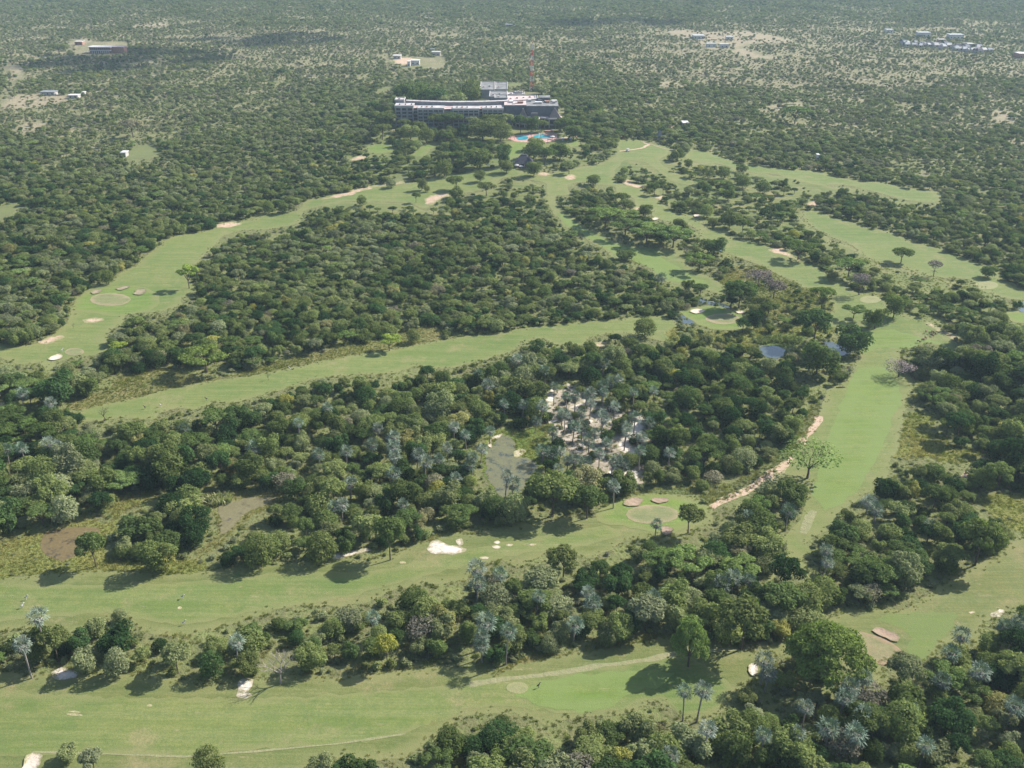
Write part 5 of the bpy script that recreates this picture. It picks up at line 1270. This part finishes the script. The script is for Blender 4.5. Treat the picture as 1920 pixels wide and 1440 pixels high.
# the curved spine behind, with its pale strip roof and the pinkish roof between
sp = MB(); sr = MB(); pk = MB(); pxs = list(range(762, 1018, 8))
def spt(px, back): 
    Y = arc(px)+back if px < 960 else arc(960)+back+(px-960)*.16
    return at_depth(px, 200, Y)[0], Y
zs = ROOFZ+2.0
for a, b in zip(pxs[:-1], pxs[1:]):
    A0 = spt(a, 14); B0 = spt(b, 14); A1 = spt(a, 18); B1 = spt(b, 18)
    sp.hexa([(A0[0], A0[1], Z0-2), (B0[0], B0[1], Z0-2), (B1[0], B1[1], Z0-2), (A1[0], A1[1], Z0-2)], [(A0[0], A0[1], zs), (B0[0], B0[1], zs), (B1[0], B1[1], zs), (A1[0], A1[1], zs)])
    sr.hexa([(A0[0], A0[1]-.4, zs+.02), (B0[0], B0[1]-.4, zs+.02), (B1[0], B1[1], zs+.02), (A1[0], A1[1], zs+.02)], [(A0[0], A0[1]-.4, zs+.5), (B0[0], B0[1]-.4, zs+.5), (B1[0], B1[1], zs+.5), (A1[0], A1[1], zs+.5)])
    if a < 944:
        C0 = spt(a, 7.5); D0 = spt(b, 7.5)
        pk.hexa([(C0[0], C0[1], ROOFZ-3), (D0[0], D0[1], ROOFZ-3), (B0[0], B0[1]-.02, ROOFZ-3), (A0[0], A0[1]-.02, ROOFZ-3)], [(C0[0], C0[1], ROOFZ-.35), (D0[0], D0[1], ROOFZ-.35), (B0[0], B0[1]-.02, ROOFZ-.35), (A0[0], A0[1]-.02, ROOFZ-.35)])
hobj(sp, 'corridor_wall', M['wall']); hobj(sr, 'strip_roof', M['roofw']); hobj(pk, 'roof', M['pinkroof'])
def hblock(px0, px1, pytop, Y, D, mat_w, mat_r, zb=None, name='wall', over=.4, rim=True):
    x0, z1 = at_depth(px0, pytop, Y); x1, _ = at_depth(px1, pytop, Y); zb = Z0-3 if zb is None else zb
    hobj(MB().box(x0, x1, Y, Y+D, zb, z1-.5), name, mat_w); hobj(MB().box(x0-over, x1+over, Y-over, Y+D+over, z1-.49, z1), 'roof', mat_r)
    if rim:
        r = MB(); w = .5
        r.box(x0-over, x1+over, Y-over, Y-over+w, z1+.01, z1+.5); r.box(x0-over, x1+over, Y+D+over-w, Y+D+over, z1+.01, z1+.5)
        r.box(x0-over, x0-over+w, Y-over+w, Y+D+over-w, z1+.01, z1+.5); r.box(x1+over-w, x1+over, Y-over+w, Y+D+over-w, z1+.01, z1+.5)
        hobj(r, 'parapet', M['cream'])
        for q in range(max(1, int((x1-x0)/5))): hobj(MB().box(x0+2+q*5, x0+3.4+q*5, Y+D*(.3+.1*(q % 4)), Y+D*(.3+.1*(q % 4))+1.2, z1+.01, z1+.9), 'roof_unit', M[('pinkroof', 'roofg')[q % 2]])
    return x0, x1, z1
hblock(741, 757, 187.5, arc(750)+11, 10, M['wall'], M['roofw'])
YR = HYF+4
# main dark block on the right
x0, z1 = at_depth(946, 198.5, YR); xm, _ = at_depth(987, 199, YR); x1, _ = at_depth(1046, 200, YR)
hobj(MB().hexa([(x0-1, YR-2, Z0-3), (xm, YR-2, Z0-3), (xm, YR+20, Z0-3), (x0-1, YR+20, Z0-3)], [(x0, YR, z1), (xm, YR, z1), (xm, YR+20, z1), (x0, YR+20, z1)]), 'wall', M['darkwall'])
hobj(MB().hexa([(xm+.01, YR-5, Z0-3), (x1+1.2, YR-5, Z0-3), (x1+1.2, YR+20, Z0-3), (xm+.01, YR+20, Z0-3)], [(xm+.01, YR-2.5, z1+.1), (x1, YR-2.5, z1+.1), (x1, YR+20, z1+.1), (xm+.01, YR+20, z1+.1)]), 'wall', M['darkwall'])
hobj(MB().box(x0-.3, xm, YR+.9, YR+20, z1+.12, z1+.5), 'roof', M['pinkroof']); hobj(MB().box(xm+.02, x1+.4, YR-1.8, YR+20, z1+.14, z1+.55), 'roof', M['roofg'])
hobj(MB().box(x0-.35, xm, YR-.35, YR+.88, z1+.12, z1+.75), 'roof_edge', M['roofw']); hobj(MB().box(xm+.02, x1+.45, YR-3.05, YR-1.82, z1+.14, z1+.8), 'roof_edge', M['roofw'])
for q in range(6): hobj(MB().box(x0+6+q*6.1, x0+8.2+q*6.1, YR+4+(q*5) % 11, YR+6+(q*5) % 11, z1+.56, z1+1.1+(q % 3)*.5), 'roof_unit', M[('roofw', 'roofg', 'cream')[q % 3]])
for k, (a, b, dy) in enumerate(((955, 962, 9), (970, 981, 7), (1003, 1016, 5), (1022, 1030, 9), (1034, 1044, 12))):
    xa, _ = at_depth(a, 195, YR+dy); xb, _ = at_depth(b, 195, YR+dy)
    hobj(MB().box(xa, xb, YR+dy, YR+dy+4, z1+.7, z1+1.9), 'plant_room', M['brick'] if k % 2 else M['white'])
hblock(1012, 1031, 182.5, YR+19, 9, M['darkwall'], M['roofg'], rim=False)
hblock(1010, 1016, 187, YR+17, 5, M['darkwall'], M['roofg'], rim=False)
# lower terrace wing: columns, white fascia, three thatched roofs
def terrace(px0, px1, py0, Y0_, px2, Y1_, D=9):
    pass
segs = [(961, 208.5, 974, 217, 0), (974, 217, 992, 220.5, 0), (992, 222, 1010, 221.5, 0), (1016, 214, 1030, 219.5, 0), (1030, 219.5, 1054, 218, 0)]
YT = [YR-4, YR-8, YR-12, YR-13, YR-10, YR-13, YR-13]
poly = [(961, YR-3, 211), (974, YR-9, 217), (994, YR-13, 222), (1010, YR-13, 221.5), (1013, YR-8, 217), (1030, YR-13, 220), (1054, YR-13, 219)]
zt = at_depth(994, 222, YR-13)[1]
Wp = [(at_depth(p, q, Y)[0], Y) for p, Y, q in poly]
fas = MB(); flo = MB(); gls = MB(); rf = MB()
for (a, b) in zip(Wp[:-1], Wp[1:]):
    fas.hexa([(a[0], a[1], zt-1.1), (b[0], b[1], zt-1.1), (b[0], b[1]+1.0, zt-1.1), (a[0], a[1]+1.0, zt-1.1)], [(a[0], a[1], zt), (b[0], b[1], zt), (b[0], b[1]+1.0, zt), (a[0], a[1]+1.0, zt)])
    flo.hexa([(a[0], a[1]+.1, zt-5.2), (b[0], b[1]+.1, zt-5.2), (b[0], YR-2.2, zt-5.2), (a[0], YR-2.2, zt-5.2)], [(a[0], a[1]+.1, zt-4.5), (b[0], b[1]+.1, zt-4.5), (b[0], YR-2.2, zt-4.5), (a[0], YR-2.2, zt-4.5)])
    gls.hexa([(a[0], a[1]+2.2, Z0-3), (b[0], b[1]+2.2, Z0-3), (b[0], b[1]+2.5, Z0-3), (a[0], a[1]+2.5, Z0-3)], [(a[0], a[1]+2.2, zt-1.12), (b[0], b[1]+2.2, zt-1.12), (b[0], b[1]+2.5, zt-1.12), (a[0], a[1]+2.5, zt-1.12)])
    rf.hexa([(a[0], a[1]+1.01, zt-.6), (b[0], b[1]+1.01, zt-.6), (b[0], YR-2.6, zt-.6), (a[0], YR-2.6, zt-.6)], [(a[0], a[1]+1.01, zt-.2), (b[0], b[1]+1.01, zt-.2), (b[0], YR-2.6, zt-.2), (a[0], YR-2.6, zt-.2)])
hobj(fas, 'fascia', M['cream']); hobj(flo, 'terrace_floor', M['cream']); hobj(gls, 'glazed_front', M['glass']); hobj(rf, 'roof', M['pinkroof'])
for a, b in zip(Wp[:-1], Wp[1:]):
    n = max(1, round(math.hypot(b[0]-a[0], b[1]-a[1])/4.2))
    for i in range(n):
        x = a[0]+(b[0]-a[0])*i/n; y = a[1]+(b[1]-a[1])*i/n
        hobj(MB().box(x-.35, x+.35, y+.2, y+.9, Z0-4, zt-1.12), 'column', M['cream'])
for p0, p1, apex, Y, rx in ((973, 988.5, 204, YR-8.5, .3), (995, 1009, 212, YR-12.5, 2.3), (1029, 1052, 203, YR-12.5, .3)):
    xa, _ = at_depth(p0, 217, Y); xb, _ = at_depth(p1, 217, Y); hgt = at_depth((p0+p1)/2, apex, Y+(xb-xa)/2)[1]
    D = min(9.0, (xb-xa)) if rx < 1 else 5
    hobj(MB().pyramid(xa, xb, Y+.3, Y+.3+D, zt+.02, hgt, rx, rx*.3), 'thatched_roof', M['thatch'])
    hobj(MB().box((xa+xb)/2-rx-.2, (xa+xb)/2+rx+.2, Y+.1+D/2, Y+.5+D/2, hgt-.2, hgt+.25), 'ridge_cap', M['cream'])
# service wings behind
for (a, b, py, dy, D, mr) in ((928, 951, 184, 26, 14, 'roofg'), (951, 1004, 188.5, 22, 22, 'pinkroof'), (986, 1008, 184.5, 40, 12, 'roofg')):
    hblock(a, b, py, YR+dy, D, M['wall'], M[mr])
YB = YR+62
hblock(918, 950, 181.5, YB-10, 26, M['wall'], M['roofg']); hblock(952, 983, 177.5, YB+6, 12, M['darkwall'], M['roofw']); hblock(966, 979, 173.5, YB+12, 6, M['darkwall'], M['roofg'])
hblock(900, 926, 168.5, YB+34, 42, M['wall'], M['roofg']); hblock(929, 951, 168.0, YB+34, 38, M['wall'], M['roofg'])

# clubhouse with its dark hipped roof
g = G(980, 314); club = empty('clubhouse', g, -.12); tag(club, 'low clubhouse under a big dark hipped roof beside two white parasols', 'clubhouse')
s = float(proj(g.x, g.y, g.z)[2]); w = 33/s
MB().box(-w/2+1, w/2-1, 1, 10, -1, 2.6).obj('wall', M['brick'], club)
MB().pyramid(-w/2, w/2, -.5, 11.5, 2.4, 7.2, w/2-4.0, .2).obj('roof', M['slate'], club)
MB().box(-w/2+3.6, w/2-3.6, 5.2, 5.8, 7.1, 7.5).obj('ridge', M['roofg'], club)
for i in range(4): MB().box(-w/2+1.2+i*w/4.2, -w/2+1.5+i*w/4.2, -.2, .1, -1, 2.5).obj('post', M['cream'], club)
for i in range(3): o = MB().box(-.9, .9, .9, .98, .5, 2.0).obj('window', M['glass'], club); o.location = (-w/4+i*w/4, 0, 0)
def parasol(px, py, r, label, col='white'):
    g = G(px, py); p = empty('parasol', g); tag(p, label, 'parasol')
    m = MB(); n = 8; zc = 2.5
    for i in range(n):
        a = 2*math.pi*i/n; b = 2*math.pi*(i+1)/n
        m.quad((r*math.cos(a), r*math.sin(a), zc-.5), (r*math.cos(b), r*math.sin(b), zc-.5), (0, 0, zc+.15), (0, 0, zc+.15))
        m.quad((r*math.cos(a), r*math.sin(a), zc-.72), (r*math.cos(b), r*math.sin(b), zc-.72), (r*math.cos(b), r*math.sin(b), zc-.5), (r*math.cos(a), r*math.sin(a), zc-.5))
    m.obj('canopy', M[col], p); MB().tube([(0, 0, 0), (0, 0, zc+.3)], [.05, .04], 6).obj('pole', M['roofg'], p)
    MB().box(-.7, .7, -.7, .7, .7, .76).box(-.06, .06, -.06, .06, 0, .7).obj('table', M['cream'], p)
parasol(969, 315, 1.6, 'white parasol in front of the clubhouse, left of the pair'); parasol(977, 317, 1.6, 'white parasol in front of the clubhouse, right of the pair')
parasol(915, 313, 1.5, 'white parasol alone on the grass left of the clubhouse'); parasol(1036, 261, 1.8, 'white parasol at the right end of the pool')
parasol(1055, 265, 1.2, 'small white parasol on the shaded lawn right of the pool'); parasol(1070, 265, 1.2, 'small white parasol farthest right of the pool')
# pool
sheet('pool_deck', [(952,259),(965,254),(985,252),(1005,250),(1038,249),(1046,256),(1042,263),(1022,268),(985,267),(965,265)], M['deck'], .12, .3)
pw = sheet('pool_water', [(968,258),(978,255.5),(988,256),(990,260),(984,263),(973,262.5)], M['pool'], .26, 0, edge_w=1)
pw = sheet('pool_water', [(1001,255),(1010,252.5),(1022,253.5),(1035,256),(1033,259.5),(1020,260),(1004,259)], M['pool'], .26, 0, edge_w=1)
for i, (a, b, ww, dd) in enumerate(((961, 262, 3.4, 1.6), (1030, 251, 6.5, 2.2), (1031, 267, 3.5, 1.6))):
    g = G(a, b); o = MB().box(-ww/2, ww/2, -dd/2, dd/2, 2.2, 2.5).box(-ww/2+.1, -ww/2+.3, -.1, .1, 0, 2.2).box(ww/2-.3, ww/2-.1, -.1, .1, 0, 2.2).obj('shade_roof', M['deck']); o.location = g
    tag(o, 'red shade roof on posts %s the pool' % ['at the left end of', 'behind the right part of', 'in front of the right end of'][i], 'shade roof')
def low_palm(px, py, k, label):
    g = G(px, py); r = empty('palm_tree', g); r.scale = (k, k, k); tag(r, label, 'palm tree'); tm, cm, sm, H = PVAR[3]
    add_part('trunk', tm, r, .2); add_part('crown', cm, r, .2)
low_palm(996, 258, .6, 'small palm between the two pool basins'); low_palm(1013, 260, .75, 'small palm on the near side of the right pool basin')

# radio mast
g = G(997, 171); mast = empty('radio_mast', g); tag(mast, 'tall red and white lattice radio mast behind the hotel', 'radio mast')
s = float(proj(g.x, g.y, g.z)[2]); Hm = 84/s; nb = 9
for b in range(nb):
    z0_, z1_ = Hm*b/nb, Hm*(b+1)/nb; w0 = 2.0*(1-.75*b/nb); w1 = 2.0*(1-.75*(b+1)/nb); m = MB()
    c0 = [(-w0, -w0), (w0, -w0), (w0, w0), (-w0, w0)]; c1 = [(-w1, -w1), (w1, -w1), (w1, w1), (-w1, w1)]
    for i in range(4):
        j = (i+1) % 4; zm = (z0_+z1_)/2; mid = [((p[0]+q[0])/2, (p[1]+q[1])/2) for p, q in zip(c0, c1)]
        m.tube([(*c0[i], z0_), (*c1[i], z1_)], [.27, .27], 4)
        m.tube([(*c0[i], z0_), (*mid[j], zm)], [.14, .14], 3); m.tube([(*mid[j], zm), (*c1[i], z1_)], [.14, .14], 3); m.tube([(*c0[i], z0_), (*c0[j], z0_)], [.14, .14], 3)
    m.obj('mast_section', M['white'] if b % 2 == 0 else M['red'], mast)
MB().tube([(0, 0, Hm), (0, 0, Hm+4)], [.12, .06], 4).obj('aerial', M['red'], mast)
MB().box(-.4, .4, -2.2, -1.6, Hm*.52, Hm*.52+1.2).obj('dish', M['white'], mast); MB().tube([(0, 0, Hm*.44), (4.2, -.5, Hm*.45)], [.09, .09], 4).obj('arm', M['white'], mast)

# far long house on the left
g = G(196, 100); hs = empty('long_house', g, -.05); tag(hs, 'long two-storey house with white columns in the far left bush', 'house'); s = float(proj(g.x, g.y, g.z)[2])
u = 1/s
MB().box(-28*u, 14*u, 0, 12, -1, 6.8).obj('wall', M['brick'], hs); MB().box(14.2*u, 36*u, 3, 12, -1, 6.8).obj('side_wing', M['brick'], hs)
MB().box(-30*u, 15*u, -2.4, 12.5, 6.82, 7.5).obj('roof', M['white'], hs); MB().box(14.1*u, 37*u, 1.5, 12.5, 6.85, 7.3).obj('side_roof', M['pinkroof'], hs)
MB().box(-28*u, 14*u, -2.2, -.02, 3.1, 3.7).obj('balcony', M['white'], hs)
for i in range(9): MB().box(-22*u+i*4*u-.3, -22*u+i*4*u+.3, -2.1, -1.5, -1, 3.08).obj('column', M['white'], hs)
for i in range(10):
    o = MB().box(-.8, .8, -.05, .0, 4.4, 6.0).obj('window', M['glass'], hs); o.location = (-26*u+i*4*u, -.03, 0)
def small_house(px, py, wpx, dpx, h, roof, wall, label, rz=0.0, name='house', flat=True, group=None):
    g = G(px, py); s = float(proj(g.x, g.y, g.z)[2]); w = wpx/s; d = dpx
    r = empty(name, g, rz); tag(r, label, 'house', group)
    MB().box(-w/2, w/2, -d/2, d/2, -1, h).obj('wall', M[wall], r)
    if flat: MB().box(-w/2-.5, w/2+.5, -d/2-.5, d/2+.5, h+.01, h+.5).obj('roof', M[roof], r)
    else: MB().pyramid(-w/2-.5, w/2+.5, -d/2-.5, d/2+.5, h+.01, h+d*.28, w*.4, .1).obj('roof', M[roof], r)
    nw = max(1, int(w/4))
    for i in range(nw):
        o = MB().box(-.7, .7, -.04, 0, 1, 2.2).obj('window', M['glass'], r); o.location = (-w/2+(i+.5)*w/nw, -d/2-.01, 0)
    return r
for a in ((150,84,14,8,4,'white','brick','small white-roofed outbuilding left of the far long house'),(93,178,26,8,3,'bluegrey','cream','low grey-roofed shed on the far left clearing'),
          (140,184,18,7,2.8,'white','cream','low white building behind trees on the far left clearing'),(158,178,4,4,2.5,'white','white','tiny white hut right of the low building, far left clearing'),
          (767,124,5,6,5,'white','white','narrow white house behind the hotel, left of a pair'),(779,121,16,8,4.5,'white','white','wide white house behind the hotel, right of a pair'),(745,110,14,8,3.5,'white','cream','white flat-roofed shed on the clearing behind the hotel'),
          (818,104,15,9,4,'cream','cream','pale house on the track behind the hotel, farthest back'),(811,97,6,6,3,'bluegrey','white','tiny blue-grey hut above the pale house behind the hotel'),
          (1309,72,20,14,4,'tinroof','white','long tin-roofed building on the far pink clearing, upper left'),(1367,74,12,9,3.5,'tinroof','white','short tin-roofed building on the far pink clearing, upper right'),
          (1333,88,18,8,4,'tinroof','white','tin-roofed building on the far pink clearing, lower left'),(1357,89,16,8,4,'tinroof','white','tin-roofed building on the far pink clearing, lower right'),
          (1666,61,12,10,4,'tinroof','white','white roof alone in the far bush left of the town'),(1730,68,22,12,5,'tinroof','white','long white roof above the far town, left of two'),(1790,72,26,12,5,'tinroof','white','long white roof above the far town, right of two'),
          (1917,108,24,14,5,'white','brick','long white-roofed hall on the grass at the far right edge'),(1764,80,12,8,4,'cream','brick','cream-roofed house at the top of the far town'),(1815,88,16,10,4,'cream','cream','pale house in the right part of the far town'),
          (955,50,14,8,3,'bluegrey','cream','grey roof beside the far road, top centre'),(235,293,8,6,3,'white','cream','small white hut at the green opening in the far left bush'),(1284,238,10,8,3.5,'white','brick','small pale-roofed house at the edge of the bush right of the fan'),(1532,301,3,3,4,'white','white','tiny white post-like hut in the right bush')):
    small_house(*a)
rr = random.Random(3)
ORD = ['first', 'second', 'third', 'fourth', 'fifth', 'sixth', 'seventh', 'eighth', 'ninth', 'tenth', 'eleventh', 'twelfth', 'thirteenth']
TPOS = sorted(1690+rr.random()*165 for i in range(46)); TC = [i//4 for i in range(46)]
for i in range(46):
    px = TPOS[i]; py = 80+(px-1690)*.09+rr.uniform(-3, 7)
    nm = ['dark roofed', 'grey roofed', 'pale roofed', 'white roofed'][i % 4]
    small_house(px, py, rr.uniform(5, 11), rr.uniform(6, 9), 3, ['slate', 'bluegrey', 'cream', 'tinroof'][i % 4] if py > 84 or i % 4 < 2 else 'bluegrey', 'cream', '%s small house in the far right town, %s from its left end' % (nm, ORD[TC[i]]), rr.uniform(-.4, .4), 'town_house', False, 'houses of the far right town')
for px, py, hh in ((1322, 258, 5.5),):
    g = G(1236, 262); r = empty('thatched_hut', g); tag(r, 'pointed grey thatched hut at the edge of the wood, top of the fan', 'hut')
    MB().box(-1.6, 1.6, -1.6, 1.6, -.5, 2.2).obj('wall', M['cream'], r); MB().pyramid(-2.4, 2.4, -2.4, 2.4, 2.1, 7.5, .1, .1).obj('roof', M['roofg'], r)
# golf cart
g = G(1177, 284); gc = empty('golf_cart', g, .4); tag(gc, 'small white golf cart on the dirt track at the top of the fan', 'golf cart')
MB().box(-1.25, 1.25, -.6, .6, .25, .75).box(-1.25, -.6, -.55, .55, .75, 1.0).obj('body', M['white'], gc); MB().box(-.3, .2, -.5, .5, .76, .95).box(-.42, -.3, -.5, .5, .76, 1.35).obj('seat', M['cream'], gc)
MB().box(-1.0, 1.0, -.62, .62, 1.85, 1.95).obj('canopy', M['white'], gc)
for x in (-.9, .8):
    for y in (-.55, .55):
        MB().tube([(x, y, .9), (x*.95, y, 1.86)], [.04, .04], 4).obj('post', M['roofg'], gc)
        MB().tube([(x, y-.09, .25), (x, y+.09, .25)], [.25, .25], 10).obj('wheel', M['plastic'], gc)

# grazing antelope: one skinned body, copied
def skin_body(name, V, E, R, mat):
    me = bpy.data.meshes.new(name); me.from_pydata(V, E, []); o = bpy.data.objects.new(name, me); COL.objects.link(o)
    m = o.modifiers.new('skin', 'SKIN'); 
    for i, r in enumerate(R): me.skin_vertices[0].data[i].radius = (r, r) 
    me.skin_vertices[0].data[0].use_root = True
    o.modifiers.new('sub', 'SUBSURF').levels = 1
    dg = bpy.context.evaluated_depsgraph_get(); ev = o.evaluated_get(dg); nm = bpy.data.meshes.new_from_object(ev)
    bpy.data.objects.remove(o); nm.materials.clear(); nm.materials.append(mat)
    nm.polygons.foreach_set('use_smooth', [True]*len(nm.polygons)); return nm
def impala(head_down):
    V = [(-.05,0,.88),(-.42,0,.90),(.38,0,.88),(.62,0,1.08 if not head_down else .86),(.74,0,1.35 if not head_down else .48),(.92,0,1.30 if not head_down else .22),
         (-.50,.11,.68),(-.40,.12,.52),(-.56,.12,.34),(-.52,.12,.02),(-.50,-.11,.68),(-.40,-.12,.52),(-.56,-.12,.34),(-.52,-.12,.02),
         (.36,.10,.62),(.37,.10,.36),(.36,.10,.02),(.36,-.10,.62),(.37,-.10,.36),(.36,-.10,.02),(-.62,0,.86),(-.68,0,.66)]
    E = [(0,1),(0,2),(2,3),(3,4),(4,5),(1,6),(6,7),(7,8),(8,9),(1,10),(10,11),(11,12),(12,13),(2,14),(14,15),(15,16),(2,17),(17,18),(18,19),(1,20),(20,21)]
    R = [.20,.20,.21,.12,.085,.045,.12,.06,.035,.03,.12,.06,.035,.03,.08,.04,.028,.08,.04,.028,.05,.03]
    return skin_body('antelope_body', V, E, R, M['fur'])
try:
    IM = [impala(True), impala(False)]
except Exception as ex:
    add = None
    def impala2(hd):
        me = bpy.data.meshes.new('tmp'); return None
    IM = None; print('skin failed', ex)
ANI = [(1744,627,0),(1748,625,1),(1752,628,0),(1756,626,0),(1736,624,1),(1722,643,0),(1730,639,0),(1735,636,1),(1748,631,0)]
names = ['leftmost of the upper group', 'head up in the upper group', 'third of the upper group', 'rightmost of the upper group', 'a little apart left of the upper group', 'leftmost of the lower trio', 'middle of the lower trio', 'rightmost of the lower trio', 'lowest of the upper group']
if IM:
    for (px, py, k), nmx in zip(ANI, names):
        r = link_mesh('antelope', IM[k]); r.location = G(px, py); r.rotation_euler = (0, 0, rr.uniform(0, 6.28)); r.scale = (1.15,)*3
        tag(r, 'grazing brown antelope on the lush grass, '+nmx, 'antelope', 'antelope grazing where the fairways meet')
# large wading birds on the fairways: body, neck, legs
def bird_mesh():
    V = [(0,0,.72),(-.22,0,.66),(-.42,0,.56),(.14,0,.82),(.20,0,1.05),(.30,0,1.15),(.52,0,1.02),(-.02,.07,.5),(.0,.07,.26),(-.02,.07,.0),(-.02,-.07,.5),(.0,-.07,.26),(-.02,-.07,.0)]
    E = [(0,1),(1,2),(0,3),(3,4),(4,5),(5,6),(0,7),(7,8),(8,9),(0,10),(10,11),(11,12)]
    R = [.17,.14,.05,.11,.06,.08,.03,.035,.022,.022,.035,.022,.022]
    return [V, E, R]
V, E_, R_ = bird_mesh()
BM = [skin_body('bird_body', V, E_, R_, M['white']), skin_body('bird_body', V, E_, R_, M['plastic'])]
BL = {(387,751): 'below the lone dead fairway trunk', (543,694): 'right of the lone dead fairway trunk', (272,767): 'near end of the diagonal fairway', (301,763): 'by the low bush on the diagonal fairway', (2,697): 'at the left photo edge below the left fairway',
 (50,1125): 'far left of the second fairway, upper', (43,1140): 'far left of the second fairway, lower', (117,660): 'above the small left bunker', (346,1172): 'at the near rim of the second fairway', (343,1123): 'middle of the second fairway left part', (1262,520): 'end of the left fan fairway', (1010,1290): 'right of the mown tee circle'}
for px, py, k, l in ((387,751,1,'dark'),(543,694,0,'white'),(272,767,1,'dark'),(301,763,0,'white'),(2,697,1,'dark'),(50,1125,0,'white'),(43,1140,0,'white'),(117,660,0,'white'),(346,1172,0,'white'),(343,1123,0,'white'),(1262,520,1,'dark'),(1010,1290,1,'dark')):
    r = link_mesh('large_bird', BM[k]); r.location = G(px, py); r.scale = (1.3,)*3; r.rotation_euler = (0, 0, rr.uniform(0, 6.28))
    r['category'] = 'bird'; r['label'] = '%s long-legged bird on the grass, %s' % (l, BL[(px, py)])

# ------------------------------------------------------------------ clouds that shade parts of the far bush
def cloud(px, py, wpx, dpx, alt, seed, label):
    g = G(px, py); s = float(proj(g.x, g.y, g.z)[2]); w = wpx/s/2
    d = (gp(px, py-dpx/2)[1]-gp(px, py+dpx/2)[1])/2
    c = g+SUN_DIR*(alt/SUN_DIR.z); r = random.Random(seed); m = MB()
    for k in range(26):
        a = r.uniform(0, 6.28); q = math.sqrt(r.random())*.85; cx, cy = w*q*math.cos(a), d*q*math.sin(a); rx = r.uniform(.07, .21)*w; ry = r.uniform(.09, .24)*d; rz = r.uniform(14, 30)
        nu, nv = 10, 6; b = len(m.v)
        for i in range(nv+1):
            th = math.pi*i/nv
            for j in range(nu):
                ph = 2*math.pi*j/nu; bump = 1+.15*math.sin(3*ph+k)+.1*math.cos(5*th)
                m.v.append((cx+rx*bump*math.sin(th)*math.cos(ph), cy+ry*bump*math.sin(th)*math.sin(ph), rz*math.cos(th)*(1 if i < nv/2 else .4)))
        for i in range(nv):
            for j in range(nu): m.f.append((b+i*nu+j, b+(i+1)*nu+j, b+(i+1)*nu+(j+1) % nu, b+i*nu+(j+1) % nu))
    o = m.obj('cloud', M['cloud'], None, True); o.location = c; o['kind'] = 'structure'; return o
cloud(250, 112, 400, 50, 1500, 1, ''); cloud(510, 74, 300, 28, 1500, 2, ''); cloud(1130, 42, 330, 14, 1550, 3, '')

# ------------------------------------------------------------------ haze: one closed box round everything, clouds and sky outside
hb = MB().box(-7600, 7600, -900, 9600, -8, 164).mesh('haze', (lambda m: m)(M['cloud']))
hm = bpy.data.materials.new('air'); hm.use_nodes = True; n_ = hm.node_tree.nodes; n_.clear()
pv = n_.new('ShaderNodeVolumePrincipled'); pv.inputs['Density'].default_value = HAZE_DENSITY
pv.inputs['Color'].default_value = (0.66, 0.86, 1.0, 1); pv.inputs['Anisotropy'].default_value = 0.15
ho = n_.new('ShaderNodeOutputMaterial'); hm.node_tree.links.new(pv.outputs[0], ho.inputs['Volume'])
hb.materials.clear(); hb.materials.append(hm)
tag(link_mesh('haze', hb), kind='stuff')
